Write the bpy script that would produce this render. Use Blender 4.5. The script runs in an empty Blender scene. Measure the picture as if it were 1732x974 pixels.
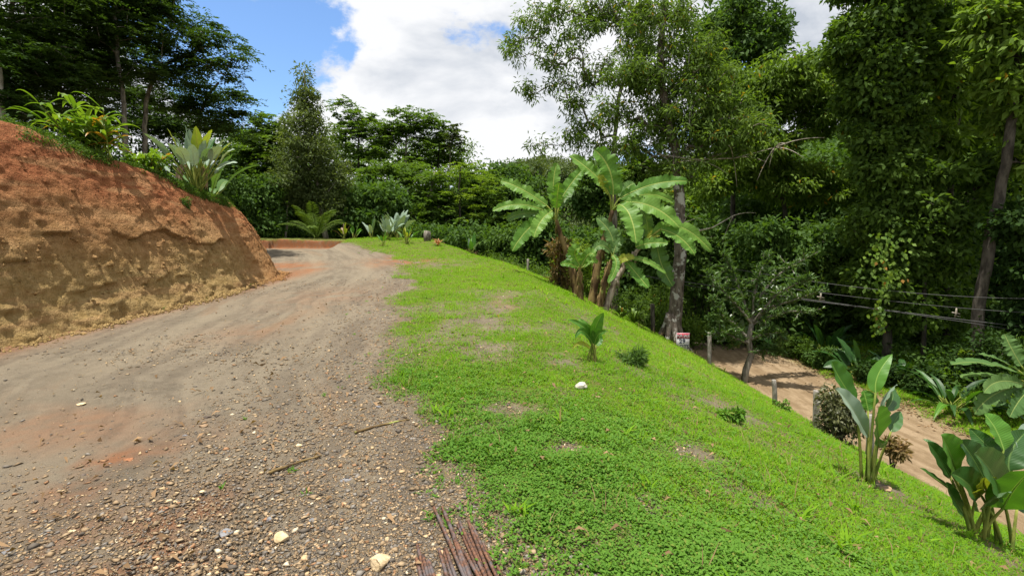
import bpy, math, random
import numpy as np
rng = np.random.default_rng(7)
R = math.radians
C = bpy.context.scene.collection
S = bpy.context.scene

# ------------------------------------------------------------------ camera, world, sun, exposure
F = 818.0; PITCH = R(6.0); EYE = 1.6            # photo is 1732 x 974, focal length in its pixels
cam = bpy.data.cameras.new('camera'); camo = bpy.data.objects.new('camera', cam); C.objects.link(camo)
cam.sensor_width = 36; cam.lens = 36*F/1732; cam.clip_end = 3000; cam.clip_start = .05
camo.location = (0, 0, EYE); camo.rotation_euler = (R(90)-PITCH, 0, 0); S.camera = camo
S.view_settings.view_transform = 'Standard'; S.view_settings.look = 'None'
S.view_settings.gamma = 1; S.view_settings.exposure = 0.75; S.view_settings.use_curve_mapping = False
SUN = np.array([-.13, -.10, .98]); SUN /= np.linalg.norm(SUN)
w = bpy.data.worlds.new('World'); S.world = w; w.use_nodes = True
nt = w.node_tree; N = nt.nodes; Lk = nt.links; N.clear()
out = N.new('ShaderNodeOutputWorld'); bg = N.new('ShaderNodeBackground'); bg.inputs[1].default_value = .1
sky = N.new('ShaderNodeTexSky'); sky.sky_type = 'NISHITA'; sky.sun_disc = False
sky.sun_elevation = math.asin(SUN[2]); sky.sun_rotation = math.atan2(SUN[0], SUN[1]) % (2*math.pi)
sky.ozone_density = 2.0; sky.air_density = 1.0; sky.dust_density = .3
tc = N.new('ShaderNodeTexCoord'); sep = N.new('ShaderNodeSeparateXYZ'); Lk.new(tc.outputs['Generated'], sep.inputs[0])
def wm(op, a, b=None, c=None):
    n = N.new('ShaderNodeMath'); n.operation = op
    for i, q in enumerate((a, b, c)):
        if q is None: continue
        if hasattr(q, 'links'): Lk.new(q, n.inputs[i])
        else: n.inputs[i].default_value = q
    return n.outputs[0]
den = wm('ADD', wm('MAXIMUM', sep.outputs[2], 0.0), .22)
comb = N.new('ShaderNodeCombineXYZ')
Lk.new(wm('DIVIDE', sep.outputs[0], den), comb.inputs[0]); Lk.new(wm('DIVIDE', sep.outputs[1], den), comb.inputs[1])
def wnoise(scale, det, rough, off=0, dist=0, vec=None):
    n = N.new('ShaderNodeTexNoise'); n.inputs['Scale'].default_value = scale; n.inputs['Detail'].default_value = det
    n.inputs['Roughness'].default_value = rough; n.inputs['Distortion'].default_value = dist
    m = N.new('ShaderNodeMapping'); m.inputs[1].default_value = (off, off*.7, off*.3); m.inputs[3].default_value = (1, 1, 1.7); Lk.new(tc.outputs['Generated'], m.inputs[0]); Lk.new(m.outputs[0], n.inputs['Vector'])
    return n.outputs['Fac']
# the patch of clear sky on the left, a direction of the sky
hd = np.array([-.56, 1.02, .44]); hd /= np.linalg.norm(hd)
dot = N.new('ShaderNodeVectorMath'); dot.operation = 'DOT_PRODUCT'; dot.inputs[1].default_value = hd; Lk.new(tc.outputs['Generated'], dot.inputs[0])
hole = N.new('ShaderNodeMapRange'); hole.interpolation_type = 'SMOOTHSTEP'
Lk.new(dot.outputs['Value'], hole.inputs[0]); hole.inputs[1].default_value = .974; hole.inputs[2].default_value = .999; hole.inputs[3].default_value = 0; hole.inputs[4].default_value = .30
nz = wnoise(3.6, 10, .60, 3.1, .15)
cov = N.new('ShaderNodeMapRange'); cov.interpolation_type = 'SMOOTHSTEP'
hd2 = np.array([-.37, 1.03, .30]); hd2 /= np.linalg.norm(hd2)
dot2 = N.new('ShaderNodeVectorMath'); dot2.operation = 'DOT_PRODUCT'; dot2.inputs[1].default_value = hd2; Lk.new(tc.outputs['Generated'], dot2.inputs[0])
hole2 = N.new('ShaderNodeMapRange'); hole2.interpolation_type = 'SMOOTHSTEP'; Lk.new(dot2.outputs['Value'], hole2.inputs[0]); hole2.inputs[1].default_value = .988; hole2.inputs[2].default_value = .9995; hole2.inputs[4].default_value = .24
nz2 = wm('ADD', wm('MULTIPLY', wm('SUBTRACT', nz, .5), 1.7), .5)
Lk.new(wm('SUBTRACT', wm('ADD', nz2, .16), wm('MAXIMUM', wm('MULTIPLY', hole.outputs[0], 1.25), hole2.outputs[0])), cov.inputs[0]); cov.inputs[1].default_value = .31; cov.inputs[2].default_value = .46
ramp = N.new('ShaderNodeValToRGB'); Lk.new(wnoise(3.2, 8, .55, 9.3, .3), ramp.inputs[0])
ramp.color_ramp.elements[0].position = .36; ramp.color_ramp.elements[0].color = (.56, .61, .69, 1)
ramp.color_ramp.elements[1].position = .53; ramp.color_ramp.elements[1].color = (.97, .98, 1, 1)
sc = N.new('ShaderNodeVectorMath'); sc.operation = 'SCALE'; Lk.new(ramp.outputs[0], sc.inputs[0]); sc.inputs['Scale'].default_value = 6.1
sk2 = N.new('ShaderNodeVectorMath'); sk2.operation = 'MULTIPLY'; Lk.new(sky.outputs[0], sk2.inputs[0]); sk2.inputs[1].default_value = (.98, 1.14, 1.30)
mix = N.new('ShaderNodeMix'); mix.data_type = 'RGBA'; Lk.new(cov.outputs[0], mix.inputs[0]); Lk.new(sk2.outputs[0], mix.inputs[6]); Lk.new(sc.outputs[0], mix.inputs[7])
Lk.new(mix.outputs[2], bg.inputs[0]); Lk.new(bg.outputs[0], out.inputs[0])
sl = bpy.data.lights.new('sun', 'SUN'); sl.energy = 4.2; sl.angle = R(.6); sl.color = (1, .95, .86)
so = bpy.data.objects.new('sun', sl); C.objects.link(so)
from mathutils import Vector
so.rotation_euler = Vector(SUN).to_track_quat('Z', 'Y').to_euler(); so.location = (-20, 20, 60)
try: S.cycles.max_bounces = 7; S.cycles.diffuse_bounces = 3; S.cycles.transmission_bounces = 4; S.cycles.glossy_bounces = 2; S.cycles.sample_clamp_indirect = 6
except Exception: pass

# ------------------------------------------------------------------ helpers
def ray(px, py):
    u = (px-866)/F; v = (487-py)/F
    return np.array([u, math.cos(PITCH)+v*math.sin(PITCH), -math.sin(PITCH)+v*math.cos(PITCH)])
def at(px, py, Y):
    d = ray(px, py); return np.array([0, 0, EYE])+d*(Y/d[1])
def h2(ix, iy, s):
    n = (ix.astype(np.int64)*374761393+iy.astype(np.int64)*668265263+s*1274126177) & 0xffffffff
    n = ((n ^ (n >> 13))*1274126177) & 0xffffffff
    return ((n ^ (n >> 16)) & 0xffff)/65535.
def vn(x, y, s=0):
    ix = np.floor(x); iy = np.floor(y); fx = x-ix; fy = y-iy
    fx = fx*fx*(3-2*fx); fy = fy*fy*(3-2*fy)
    a = h2(ix, iy, s); b = h2(ix+1, iy, s); c = h2(ix, iy+1, s); d = h2(ix+1, iy+1, s)
    return (a+(b-a)*fx)*(1-fy)+(c+(d-c)*fx)*fy
def fbm(x, y, o=4, s=0, g=.5):
    x = np.asarray(x, float); y = np.asarray(y, float)
    v = np.zeros(np.broadcast(x, y).shape); a = 1; t = 0
    for i in range(o):
        v += a*(vn(x, y, s+i*17)-.5); t += a; a *= g; x = x*2.03+5.1; y = y*2.03+1.7
    return v/t*2
def curve(xs, ys, w=1.2):
    g = np.arange(-30, 90, .1); v = np.interp(g, xs, ys); n = int(w/.1); k = np.hanning(2*n+1); k /= k.sum()
    v = np.convolve(np.pad(v, n, mode='edge'), k, mode='valid')
    return lambda y: np.interp(y, g, v)
def sm(a, b, x):
    t = np.clip((np.asarray(x, float)-a)/(b-a), 0, 1); return t*t*(3-2*t)
def unit(v):
    v = np.asarray(v, float); return v/np.maximum(np.linalg.norm(v, axis=-1, keepdims=True), 1e-9)

def mesh(name, V, faces, mat, parent=None, attrs=None, smooth=False, matidx=None):
    """one mesh object; faces: list of (n,k) int arrays"""
    V = np.asarray(V, np.float32)
    if not isinstance(faces, (list, tuple)): faces = [faces]
    faces = [np.asarray(f, np.int32) for f in faces if len(f)]
    me = bpy.data.meshes.new(name)
    me.vertices.add(len(V)); me.vertices.foreach_set('co', V.ravel())
    nl = sum(f.size for f in faces); nf = sum(len(f) for f in faces)
    me.loops.add(nl); me.loops.foreach_set('vertex_index', np.concatenate([f.ravel() for f in faces]))
    tot = np.concatenate([np.full(len(f), f.shape[1], np.int32) for f in faces])
    me.polygons.add(nf); me.polygons.foreach_set('loop_start', np.concatenate([[0], np.cumsum(tot)[:-1]]).astype(np.int32))
    try: me.polygons.foreach_set('loop_total', tot)
    except Exception: pass
    if smooth: me.polygons.foreach_set('use_smooth', np.ones(nf, bool))
    for m in (mat if isinstance(mat, list) else [mat]): me.materials.append(m)
    if matidx is not None: me.polygons.foreach_set('material_index', np.asarray(matidx, np.int32))
    for k, v in (attrs or {}).items():
        a = me.attributes.new(k, 'FLOAT', 'POINT'); a.data.foreach_set('value', np.asarray(v, np.float32))
    me.update(calc_edges=True)
    o = bpy.data.objects.new(name, me); C.objects.link(o)
    if parent is not None:
        o.parent = parent; o.matrix_parent_inverse = parent.matrix_world.inverted()
    return o
def root(name, loc, label, cat, group=None):
    o = bpy.data.objects.new(name, None); C.objects.link(o); o.location = loc; o.empty_display_size = .2
    o['label'] = label; o['category'] = cat
    if group: o['group'] = group
    o.matrix_world.translation = loc
    bpy_roots.append((o, tuple(map(float, loc))))
    return o
bpy_roots = []
def kid(name, V, faces, mat, parent, **k):
    """part of a thing: vertices are given in world space, stored relative to the thing's base"""
    loc = next(l for o, l in reversed(bpy_roots) if o is parent)
    o = mesh(name, np.asarray(V)-np.array(loc), faces, mat, None, **k); o.parent = parent
    return o
def sub(name, V, faces, mat, part, loc, **k):
    o = mesh(name, np.asarray(V)-np.array(loc), faces, mat, None, **k); o.parent = part
    return o
def tag(o, label, cat, group=None):
    o['label'] = label; o['category'] = cat
    if group: o['group'] = group
def struct(o): o['kind'] = 'structure'; return o
def stuff(o, label=None, cat=None):
    o['kind'] = 'stuff'
    if label: o['label'] = label; o['category'] = cat
    return o
def grid_faces(n, m, close=False):
    i, j = np.meshgrid(np.arange(n-1), np.arange(m if close else m-1), indexing='ij'); j2 = (j+1) % m
    return np.stack([i*m+j, i*m+j2, (i+1)*m+j2, (i+1)*m+j], -1).reshape(-1, 4)
def tube(P, r, k=7, cap=True, wob=0, seed=0):
    """tapered tube along points P"""
    P = np.asarray(P, float); n = len(P); r = np.broadcast_to(np.asarray(r, float), (n,))
    T = unit(np.gradient(P, axis=0)); ref = np.array([.3, 1, .2]) if abs(T[0][2]) > .5 else np.array([0, 0, 1.])
    A = unit(np.cross(T, ref)); B = np.cross(T, A)
    th = np.arange(k)*2*math.pi/k
    rr = r[:, None]*np.ones((n, k))
    if wob:
        q = np.random.default_rng(seed); rr = rr*(1+wob*(q.random((n, k))-.5)+wob*(q.random((1, k))-.5))
    V = P[:, None]+rr[..., None]*(np.cos(th)[None, :, None]*A[:, None]+np.sin(th)[None, :, None]*B[:, None])
    V = V.reshape(-1, 3); Fq = grid_faces(n, k, True); 
    if cap:
        V = np.vstack([V, P[0], P[-1]]); a = np.arange(k); b = (a+1) % k
        f1 = np.stack([b, a, np.full(k, n*k), np.full(k, n*k)], 1)[:, :3]; f2 = np.stack([(n-1)*k+a, (n-1)*k+b, np.full(k, n*k+1)], 1)
        return V, Fq, np.vstack([f1, f2])
    return V, Fq, np.zeros((0, 3), int)
class MB:
    def __init__(s): s.V = []; s.Q = []; s.T = []; s.A = {}; s.n = 0
    def add(s, V, Q=None, T=None, **attrs):
        V = np.asarray(V, float)
        s.V.append(V)
        if Q is not None and len(Q): s.Q.append(np.asarray(Q)+s.n)
        if T is not None and len(T): s.T.append(np.asarray(T)+s.n)
        for k, v in attrs.items(): s.A.setdefault(k, []).append(np.broadcast_to(np.asarray(v, float), (len(V),)))
        s.n += len(V)
    def tube(s, P, r, k=7, **kw):
        at_ = {q: kw.pop(q) for q in list(kw) if q in ('rnd', 'hh')}
        V, Q, T = tube(P, r, k, **kw); s.add(V, Q, T, **at_)
    def data(s):
        fs = []
        if s.Q: fs.append(np.vstack(s.Q))
        if s.T: fs.append(np.vstack(s.T))
        return np.vstack(s.V), fs, {k: np.concatenate(v) for k, v in s.A.items()}
    def kid(s, name, mat, parent, **k):
        V, f, a = s.data(); return kid(name, V, f, mat, parent, attrs=a, **k)
    def obj(s, name, mat, **k):
        V, f, a = s.data(); c = V.mean(0); c[2] = V[:, 2].min()
        o = mesh(name, V-c, f, mat, attrs=a, **k); o.location = c; return o
def bez(P0, P1, P2, n):
    t = np.linspace(0, 1, n)[:, None]
    return (1-t)**2*np.asarray(P0)+2*t*(1-t)*np.asarray(P1)+t*t*np.asarray(P2)
def through(P0, Pm, P2): return 2*np.asarray(Pm)-.5*(np.asarray(P0)+np.asarray(P2))

# ------------------------------------------------------------------ materials
class MT:
    def __init__(s, name):
        s.m = bpy.data.materials.new(name); s.m.use_nodes = True; s.t = s.m.node_tree; s.t.nodes.clear()
        s.o = s.t.nodes.new('ShaderNodeOutputMaterial')
    def n(s, t, **p):
        x = s.t.nodes.new(t)
        for k, v in p.items(): setattr(x, k, v)
        return x
    def l(s, a, b):
        s.t.links.new(a, b)
    def put(s, sock, v):
        if hasattr(v, 'links'): s.l(v, sock)
        else: sock.default_value = v
    def noise(s, scale, det=5, rough=.55, vec=None, dist=0):
        x = s.n('ShaderNodeTexNoise'); x.inputs['Scale'].default_value = scale; x.inputs['Detail'].default_value = det
        x.inputs['Roughness'].default_value = rough; x.inputs['Distortion'].default_value = dist
        s.l(vec if vec is not None else s.pos(), x.inputs['Vector']); return x.outputs['Fac']
    def pos(s):
        if not hasattr(s, '_p'): s._p = s.n('ShaderNodeNewGeometry')
        return s._p.outputs['Position']
    def map(s, vec, scale=(1, 1, 1), rot=(0, 0, 0)):
        m = s.n('ShaderNodeMapping'); m.inputs['Scale'].default_value = scale; m.inputs['Rotation'].default_value = rot; s.l(vec, m.inputs[0]); return m.outputs[0]
    def attr(s, name):
        x = s.n('ShaderNodeAttribute'); x.attribute_name = name; return x.outputs['Fac']
    def math(s, op, a, b=0., c=None, clamp=False):
        x = s.n('ShaderNodeMath', operation=op, use_clamp=clamp); s.put(x.inputs[0], a); s.put(x.inputs[1], b)
        if c is not None: s.put(x.inputs[2], c)
        return x.outputs[0]
    def rng(s, v, a, b, c=0., d=1.):
        x = s.n('ShaderNodeMapRange'); x.interpolation_type = 'SMOOTHSTEP'; s.put(x.inputs[0], v)
        for i, q in enumerate((a, b, c, d)): x.inputs[i+1].default_value = q
        return x.outputs[0]
    def mix(s, f, a, b, mode='MIX'):
        x = s.n('ShaderNodeMix', data_type='RGBA', blend_type=mode); s.put(x.inputs[0], f)
        for i, q in ((6, a), (7, b)): s.put(x.inputs[i], (*q, 1) if isinstance(q, tuple) and len(q) == 3 else q)
        return x.outputs[2]
    def bump(s, h, strength, dist):
        b = s.n('ShaderNodeBump'); b.inputs['Strength'].default_value = strength; b.inputs['Distance'].default_value = dist; s.l(h, b.inputs['Height']); return b.outputs[0]
    def bsdf(s, col, rough=.8, spec=.3, nrm=None, metal=0.):
        b = s.n('ShaderNodeBsdfPrincipled'); s.put(b.inputs['Base Color'], (*col, 1) if isinstance(col, tuple) else col)
        s.put(b.inputs['Roughness'], rough); b.inputs['Specular IOR Level'].default_value = spec; b.inputs['Metallic'].default_value = metal
        if nrm is not None: s.l(nrm, b.inputs['Normal'])
        return b.outputs[0]
    def done(s, sh): s.l(sh, s.o.inputs['Surface']); return s.m

def leafmat(name, a, b, trans=.38, rough=.62, spec=.12, c=None, cfrac=.0, tt=(1.2, 1.25, .35)):
    """a..b : range of leaf colours, c : odd (yellow / brown) leaves"""
    m = MT(name); r = m.attr('rnd')
    col = m.mix(r, a, b)
    col = m.mix(m.rng(m.noise(.45, 3), .35, .65, 0, .45), col, m.mix(.5, a, b))
    if c is not None: col = m.mix(m.math('GREATER_THAN', m.math('FRACT', m.math('MULTIPLY', r, 37.7)), 1-cfrac), col, c)
    tr = m.n('ShaderNodeBsdfTranslucent'); m.l(m.mix(1., col, tt, 'MULTIPLY'), tr.inputs[0])
    mx = m.n('ShaderNodeMixShader'); mx.inputs[0].default_value = trans
    m.l(m.bsdf(col, rough, spec), mx.inputs[1]); m.l(tr.outputs[0], mx.inputs[2])
    return m.done(mx.outputs[0])
def padmat(name, a, b, rib=(.32, .42, .10), trans=.35, rough=.38, spec=.45, under=None, vein=46, edge=None):
    """big leaf: midrib, parallel veins, paler underside"""
    m = MT(name); u = m.attr('lu'); v = m.attr('lv'); r = m.attr('rnd')
    au = m.math('ABSOLUTE', u)
    ph = m.math('ADD', m.math('MULTIPLY', v, float(vein)*6.28), m.math('MULTIPLY', au, -9.))
    wv = m.math('MULTIPLY_ADD', m.math('SINE', ph), .5, .5)
    col = m.mix(r, a, b)
    col = m.mix(m.rng(m.noise(14, 4), .4, .75, 0, .35), col, m.mix(.5, a, tuple(min(1, q*1.5) for q in b)))
    col = m.mix(m.math('MULTIPLY', wv, .22), col, tuple(q*.6 for q in a))
    if under is not None:
        g = m.n('ShaderNodeNewGeometry'); col = m.mix(m.math('MULTIPLY', g.outputs['Backfacing'], .8), col, under)
    if edge is not None: col = m.mix(m.rng(m.math('ADD', au, m.noise(30, 3)), 1.2, 1.5, 0, .8), col, edge)
    col = m.mix(m.rng(au, .035, .07, 1, 0), col, rib)
    nb = m.bump(wv, .35, .004)
    tr = m.n('ShaderNodeBsdfTranslucent'); m.l(m.mix(1., col, (1.2, 1.25, .45), 'MULTIPLY'), tr.inputs[0])
    mx = m.n('ShaderNodeMixShader'); mx.inputs[0].default_value = trans
    m.l(m.bsdf(col, rough, spec, nb), mx.inputs[1]); m.l(tr.outputs[0], mx.inputs[2])
    return m.done(mx.outputs[0])
def barkmat(name, a, b, lich=None, lt=.55, scale=9.):
    m = MT(name); p = m.map(m.pos(), (1, 1, .35)); n = m.noise(scale, 6, .6, p)
    col = m.mix(m.rng(n, .35, .65), a, b)
    if lich is not None: col = m.mix(m.rng(m.noise(3.4, 5, .6), lt, lt+.06), col, lich)
    return m.done(m.bsdf(col, .9, .15, m.bump(n, .8, .03)))

LM = dict(
    feather=leafmat('feather_leaf', (.028, .062, .016), (.075, .130, .030), .40),
    feather_mid=leafmat('feather_leaf_mid', (.055, .115, .022), (.145, .23, .042), .44),
    olive=leafmat('olive_leaf', (.075, .115, .038), (.17, .215, .075), .42),
    lance=leafmat('lance_leaf', (.065, .125, .026), (.17, .255, .055), .46, c=(.40, .26, .03), cfrac=.012),
    broad=leafmat('broad_leaf', (.040, .094, .022), (.12, .205, .043), .40, .6, .12),
    broad_light=leafmat('broad_leaf_light', (.088, .165, .025), (.21, .31, .052), .46, .6, .14, c=(.42, .25, .02), cfrac=.01),
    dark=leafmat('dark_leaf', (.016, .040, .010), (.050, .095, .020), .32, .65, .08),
    vine=leafmat('vine_leaf', (.038, .085, .016), (.13, .21, .034), .44, .6, .12),
    lime=leafmat('lime_leaf', (.10, .19, .020), (.24, .33, .040), .42),
    far=leafmat('far_leaf', (.045, .080, .028), (.13, .165, .060), .30),
    strap=leafmat('strap_leaf', (.08, .17, .018), (.22, .33, .045), .40, .35, .45, c=(.42, .22, .04), cfrac=.05),
    sapling=leafmat('sapling_leaf', (.040, .090, .022), (.13, .22, .06), .34, .35, .5),
    cream=leafmat('cream_edged_leaf', (.014, .030, .010), (.20, .20, .085), .25, .45, .4),
    pink=leafmat('pink_leaf', (.30, .10, .07), (.52, .30, .18), .35),
    rusty=leafmat('croton_leaf', (.07, .08, .025), (.32, .19, .09), .3),
    palm=leafmat('palm_leaf', (.05, .10, .018), (.15, .22, .04), .35),
    blade=leafmat('grass_blade', (.100, .255, .014), (.28, .46, .028), .45, .7, .08, c=(.30, .24, .09), cfrac=.06, tt=(1.1, 1.2, .4)),
    clover=leafmat('clover_leaf', (.060, .165, .024), (.190, .350, .050), .38, .7, .08, c=(.20, .26, .05), cfrac=.08, tt=(1.1, 1.2, .4)),
    thatch=leafmat('dry_thatch', (.15, .095, .045), (.34, .25, .13), .2, .8, .1),
    litter=leafmat('leaf_litter', (.10, .06, .03), (.34, .22, .12), .15, .8, .1),
)
PM = dict(
    banana=padmat('banana_blade', (.10, .235, .030), (.19, .345, .055), (.40, .48, .12), .38, .5, .3, under=(.16, .26, .09), vein=11),
    banana_dull=padmat('banana_blade_dull', (.07, .155, .040), (.13, .23, .06), (.26, .34, .10), .3, .5, .3, vein=11),
    cal=padmat('calathea_blade', (.055, .17, .020), (.12, .29, .030), (.26, .42, .08), .35, .36, .45, vein=60),
    cal_dark=padmat('calathea_blade_dark', (.030, .090, .022), (.065, .165, .035), (.15, .26, .07), .30, .36, .5, vein=60, under=(.17, .26, .15)),
    cal_grey=padmat('calathea_blade_grey', (.21, .30, .22), (.33, .42, .32), (.40, .46, .30), .16, .6, .25, vein=60, edge=None),
    cal_yel=padmat('calathea_blade_yellow', (.24, .30, .03), (.36, .40, .05), (.5, .45, .1), .35, .5, .3),
    dead=padmat('dead_blade', (.30, .20, .13), (.42, .31, .23), (.3, .2, .12), .15, .85, .1),
    under=padmat('understory_blade', (.018, .060, .016), (.045, .120, .026), (.08, .17, .04), .3, .4, .45),
)
BK = dict(
    dark=barkmat('dark_bark', (.035, .030, .025), (.095, .083, .068)),
    grey=barkmat('grey_bark', (.10, .085, .07), (.28, .25, .21)),
    pale=barkmat('pale_bark', (.20, .17, .13), (.42, .38, .32)),
    lichen=barkmat('lichen_bark', (.07, .055, .045), (.19, .16, .13), (.40, .39, .355), .53, 8),
    stem=barkmat('banana_stem', (.07, .04, .022), (.24, .17, .07), (.34, .36, .10), .60, 5),
    dry=barkmat('dry_banana_stem', (.16, .12, .09), (.40, .33, .27)),
    stalk=barkmat('leaf_stalk', (.12, .17, .03), (.26, .28, .06)),
    post=barkmat('weathered_post', (.16, .145, .125), (.36, .33, .29), None, .5, 14),
)

# ------------------------------------------------------------------ the lie of the land
x_crest = curve([-10, 0, 3, 6, 9, 12, 15, 18, 21, 24, 27, 32], [.6, .5, .4, .4, .5, .5, .25, -.2, -1.3, -2.7, -4.5, -7])
x_toe = curve([-10, 0, 4, 7, 10, 14, 17, 20, 24, 28, 34], [9, 8.8, 8.4, 7.9, 7.5, 7.2, 6.9, 6.4, 4.9, 3.0, -1], 1.5)
z_toe = curve([-10, 0, 14, 18, 24, 30, 50], [-3.2, -3.1, -2.9, -2.7, -2.6, -2.6, -2.6])
z_road = lambda y: (np.clip(y, 0, 27)/26.)**1.5
def height(x, y):
    x = np.asarray(x, float); y = np.asarray(y, float)
    zr = z_road(y)
    lip = .45*np.where(x < -9, (1+.22*fbm(x*.9, y*0, 3, 4))*sm(26.05, 26.2, y+.22*fbm(x*.8, y*0, 3, 5)+.08*fbm(x*4, y*0, 2, 6)), sm(21, 27.5, y)*(1-.35*sm(-6, -3, x)))
    zr = zr+lip-1.6*sm(31, 38, y)-1.4*sm(36, 52, y)
    xc = x_crest(y); xt = x_toe(y); zt = z_toe(y)
    s = np.clip((x-xc)/(xt-xc), 0, 1); p = s**(1.34-.16*sm(6, 11, y)); p = np.where(s > .9, p-(s-.9)**2*2.0, p)
    z = zr+(zt-zr)*np.minimum(p/.98, 1)
    d = x-xt
    return z+np.where(d > 4.2, .35*sm(4.2, 6, d)+.9*sm(7, 20, d), 0)
def hit(px, py, tmax=60):
    d = ray(px, py); t = np.arange(.5, tmax, .01); P = np.array([0, 0, EYE])[:, None]+d[:, None]*t
    h = height(P[0], P[1]); b = P[2] < h
    return P[:, np.argmax(b)] if b.any() else None
def ground_at(px, Y):
    """the ground below photo column px at distance Y"""
    r = 500.
    for _ in range(8):
        P = at(px, r, Y); dz = float(height(P[0], Y))-EYE
        r = 487-F*(Y*math.sin(PITCH)+dz*math.cos(PITCH))/(Y*math.cos(PITCH)-dz*math.sin(PITCH))
    P = at(px, r, Y); return np.array([P[0], Y, float(height(P[0], Y))])
# edge between gravel and grass, from the road's side
x_edge = curve([-10, 1.5, 2.2, 2.9, 3.3, 3.9, 4.4, 5.1, 5.6, 6.3, 7.5, 9.0, 10, 11.5, 13.5, 16, 18, 20, 22, 24, 26, 28, 60],
               [.8, .35, -.02, -.33, -.42, -.45, -.8, -1.25, -1.3, -1.4, -1.7, -1.9, -2.3, -2.5, -2.7, -3.2, -3.9, -4.6, -5.6, -7.0, -9, -12, -12], .35)
bare = []        # x, y, rx, ry, angle : worn patches in the grass, shaped like the photo's
for px, py, wx, wy in ((760, 522, 45, 9), (845, 515, 26, 14), (820, 545, 40, 10), (800, 590, 50, 12), (1036, 634, 18, 8), (1235, 693, 55, 14), (1105, 870, 36, 26), (1500, 826, 34, 12),
                       (870, 690, 70, 10), (1200, 590, 30, 10), (720, 445, 60, 9), (960, 610, 40, 9), (1180, 770, 60, 14), (960, 760, 60, 14), (1290, 850, 60, 18), (940, 960, 60, 30), (1700, 850, 50, 30)):
    c = hit(px, py)
    if c is None: continue
    a = hit(px-wx, py); b = hit(px, py-wy)
    if a is None or b is None: continue
    bare.append((c[0], c[1], max(.16, min(1.8, 1.2*abs(c[0]-a[0]))), max(.2, min(2.2, 1.3*abs(b[1]-c[1])))))
def grassy(x, y):
    """0 bare soil or gravel .. 1 full grass"""
    n = fbm(x*.9, y*.9, 4, 11); n2 = fbm(x*3.3, y*3.3, 3, 31)
    g = sm(-.42, .50, (x-x_edge(y))+.50*n*np.clip(y/6, .6, 2)+.26*n2)
    far = sm(26.13, 26.25, y+.22*fbm(x*.8, y*0, 3, 5)+.05*n); g = np.maximum(g, far*(1-0*x))
    for cx, cy, rx, ry in bare:
        d = ((x-cx)/rx)**2+((y-cy)/ry)**2
        g = g*(1-.92*np.exp(-d*1.1)*sm(-.65, .35, n2+.15))
    g = g*(1-.6*sm(.1, .45, fbm(x*1.1+7, y*.8, 4, 87))*sm(16, 9, y)*sm(4.5, 6, y+.5*x))*(1-.4*sm(.2, .5, fbm(x*1.9+3, y*1.5, 4, 88))*sm(12, 8, y))
    xt = x_toe(y); ln = sm(-.15, .15, x-xt+.15*n)*(1-sm(2.5, 3.1, x-xt+.35*n+.1*n2))
    return np.clip(g*(1-ln), 0, 1)
def lane_m(x, y):
    xt = x_toe(y); n = fbm(x*.9, y*.9, 4, 11)
    return sm(-.15, .15, x-xt+.15*n)*(1-sm(2.6, 3.9, x-xt+.35*n))*sm(19.5, 18, y)
def rough_h(x, y, g):
    n = fbm(x*.35, y*.35, 3, 3)*.06*np.clip(1-0*x, 0, 1)
    m = fbm(x*2.2, y*2.2, 4, 21)*.018+fbm(x*9, y*9, 3, 41)*.010
    return n*(.3+.7*g)+m*(.8+.8*g)

soil = MT('earth')
g_ = soil.attr('grass'); rd = soil.attr('red'); ln_ = soil.attr('lane'); tk = soil.attr('track'); cs = soil.attr('coarse')
n1 = soil.noise(.9, 6, .6); n2_ = soil.noise(7., 6, .65); n3 = soil.noise(48., 5, .7); n4 = soil.noise(170., 3, .7)
road_c = soil.mix(soil.rng(n2_, .3, .7), (.140, .117, .086), (.235, .195, .142))
road_c = soil.mix(soil.rng(n1, .4, .65, 0, .5), road_c, (.205, .165, .120))
road_c = soil.mix(soil.math('MULTIPLY', cs, .45), road_c, (.150, .115, .085))
vor = soil.n('ShaderNodeTexVoronoi'); vor.inputs['Scale'].default_value = 70.; soil.l(soil.pos(), vor.inputs['Vector'])
road_c = soil.mix(soil.math('MULTIPLY', soil.rng(vor.outputs['Distance'], .5, .1, 0, .6), .8), road_c, soil.mix(soil.n('ShaderNodeSeparateColor').outputs[0] if False else n3, (.10, .085, .07), (.42, .36, .27)))
rcv = soil.n('ShaderNodeCombineXYZ'); soil.l(soil.math('MULTIPLY', soil.attr('inset'), 1.), rcv.inputs[0]); spx = soil.n('ShaderNodeSeparateXYZ'); soil.l(soil.pos(), spx.inputs[0]); soil.l(soil.math('MULTIPLY', spx.outputs[1], .16), rcv.inputs[1])
st1 = soil.noise(3.2, 7, .65, rcv.outputs[0]); st2 = soil.noise(1.1, 5, .6, rcv.outputs[0])
road_c = soil.mix(soil.rng(st1, .42, .62, 0, .55), road_c, (.285, .238, .170))
road_c = soil.mix(soil.rng(st1, .50, .34, 0, .45), road_c, (.155, .125, .090))
road_c = soil.mix(soil.rng(st2, .54, .68, 0, .4), road_c, (.30, .175, .095))
road_c = soil.mix(soil.math('MULTIPLY', tk, .45), road_c, (.31, .258, .182))
road_c = soil.mix(soil.math('MULTIPLY', rd, soil.rng(n2_, .3, .6, .45, .95)), road_c, (.30, .120, .050))
lane_c = soil.mix(soil.rng(soil.noise(5., 6, .7), .45, .7, 0, .5), soil.mix(soil.rng(soil.noise(1.6, 6, .6, soil.map(soil.pos(), (2.2, .5, 1))), .35, .65), (.25, .175, .100), (.38, .28, .175)), (.17, .115, .065))
grass_c = soil.mix(soil.rng(n2_, .35, .65), (.090, .100, .028), (.19, .135, .065))
grass_c = soil.mix(soil.rng(n1, .35, .6, .2, .8), grass_c, (.13, .175, .028))
col = soil.mix(g_, road_c, grass_c)
col = soil.mix(ln_, col, lane_c)
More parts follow.
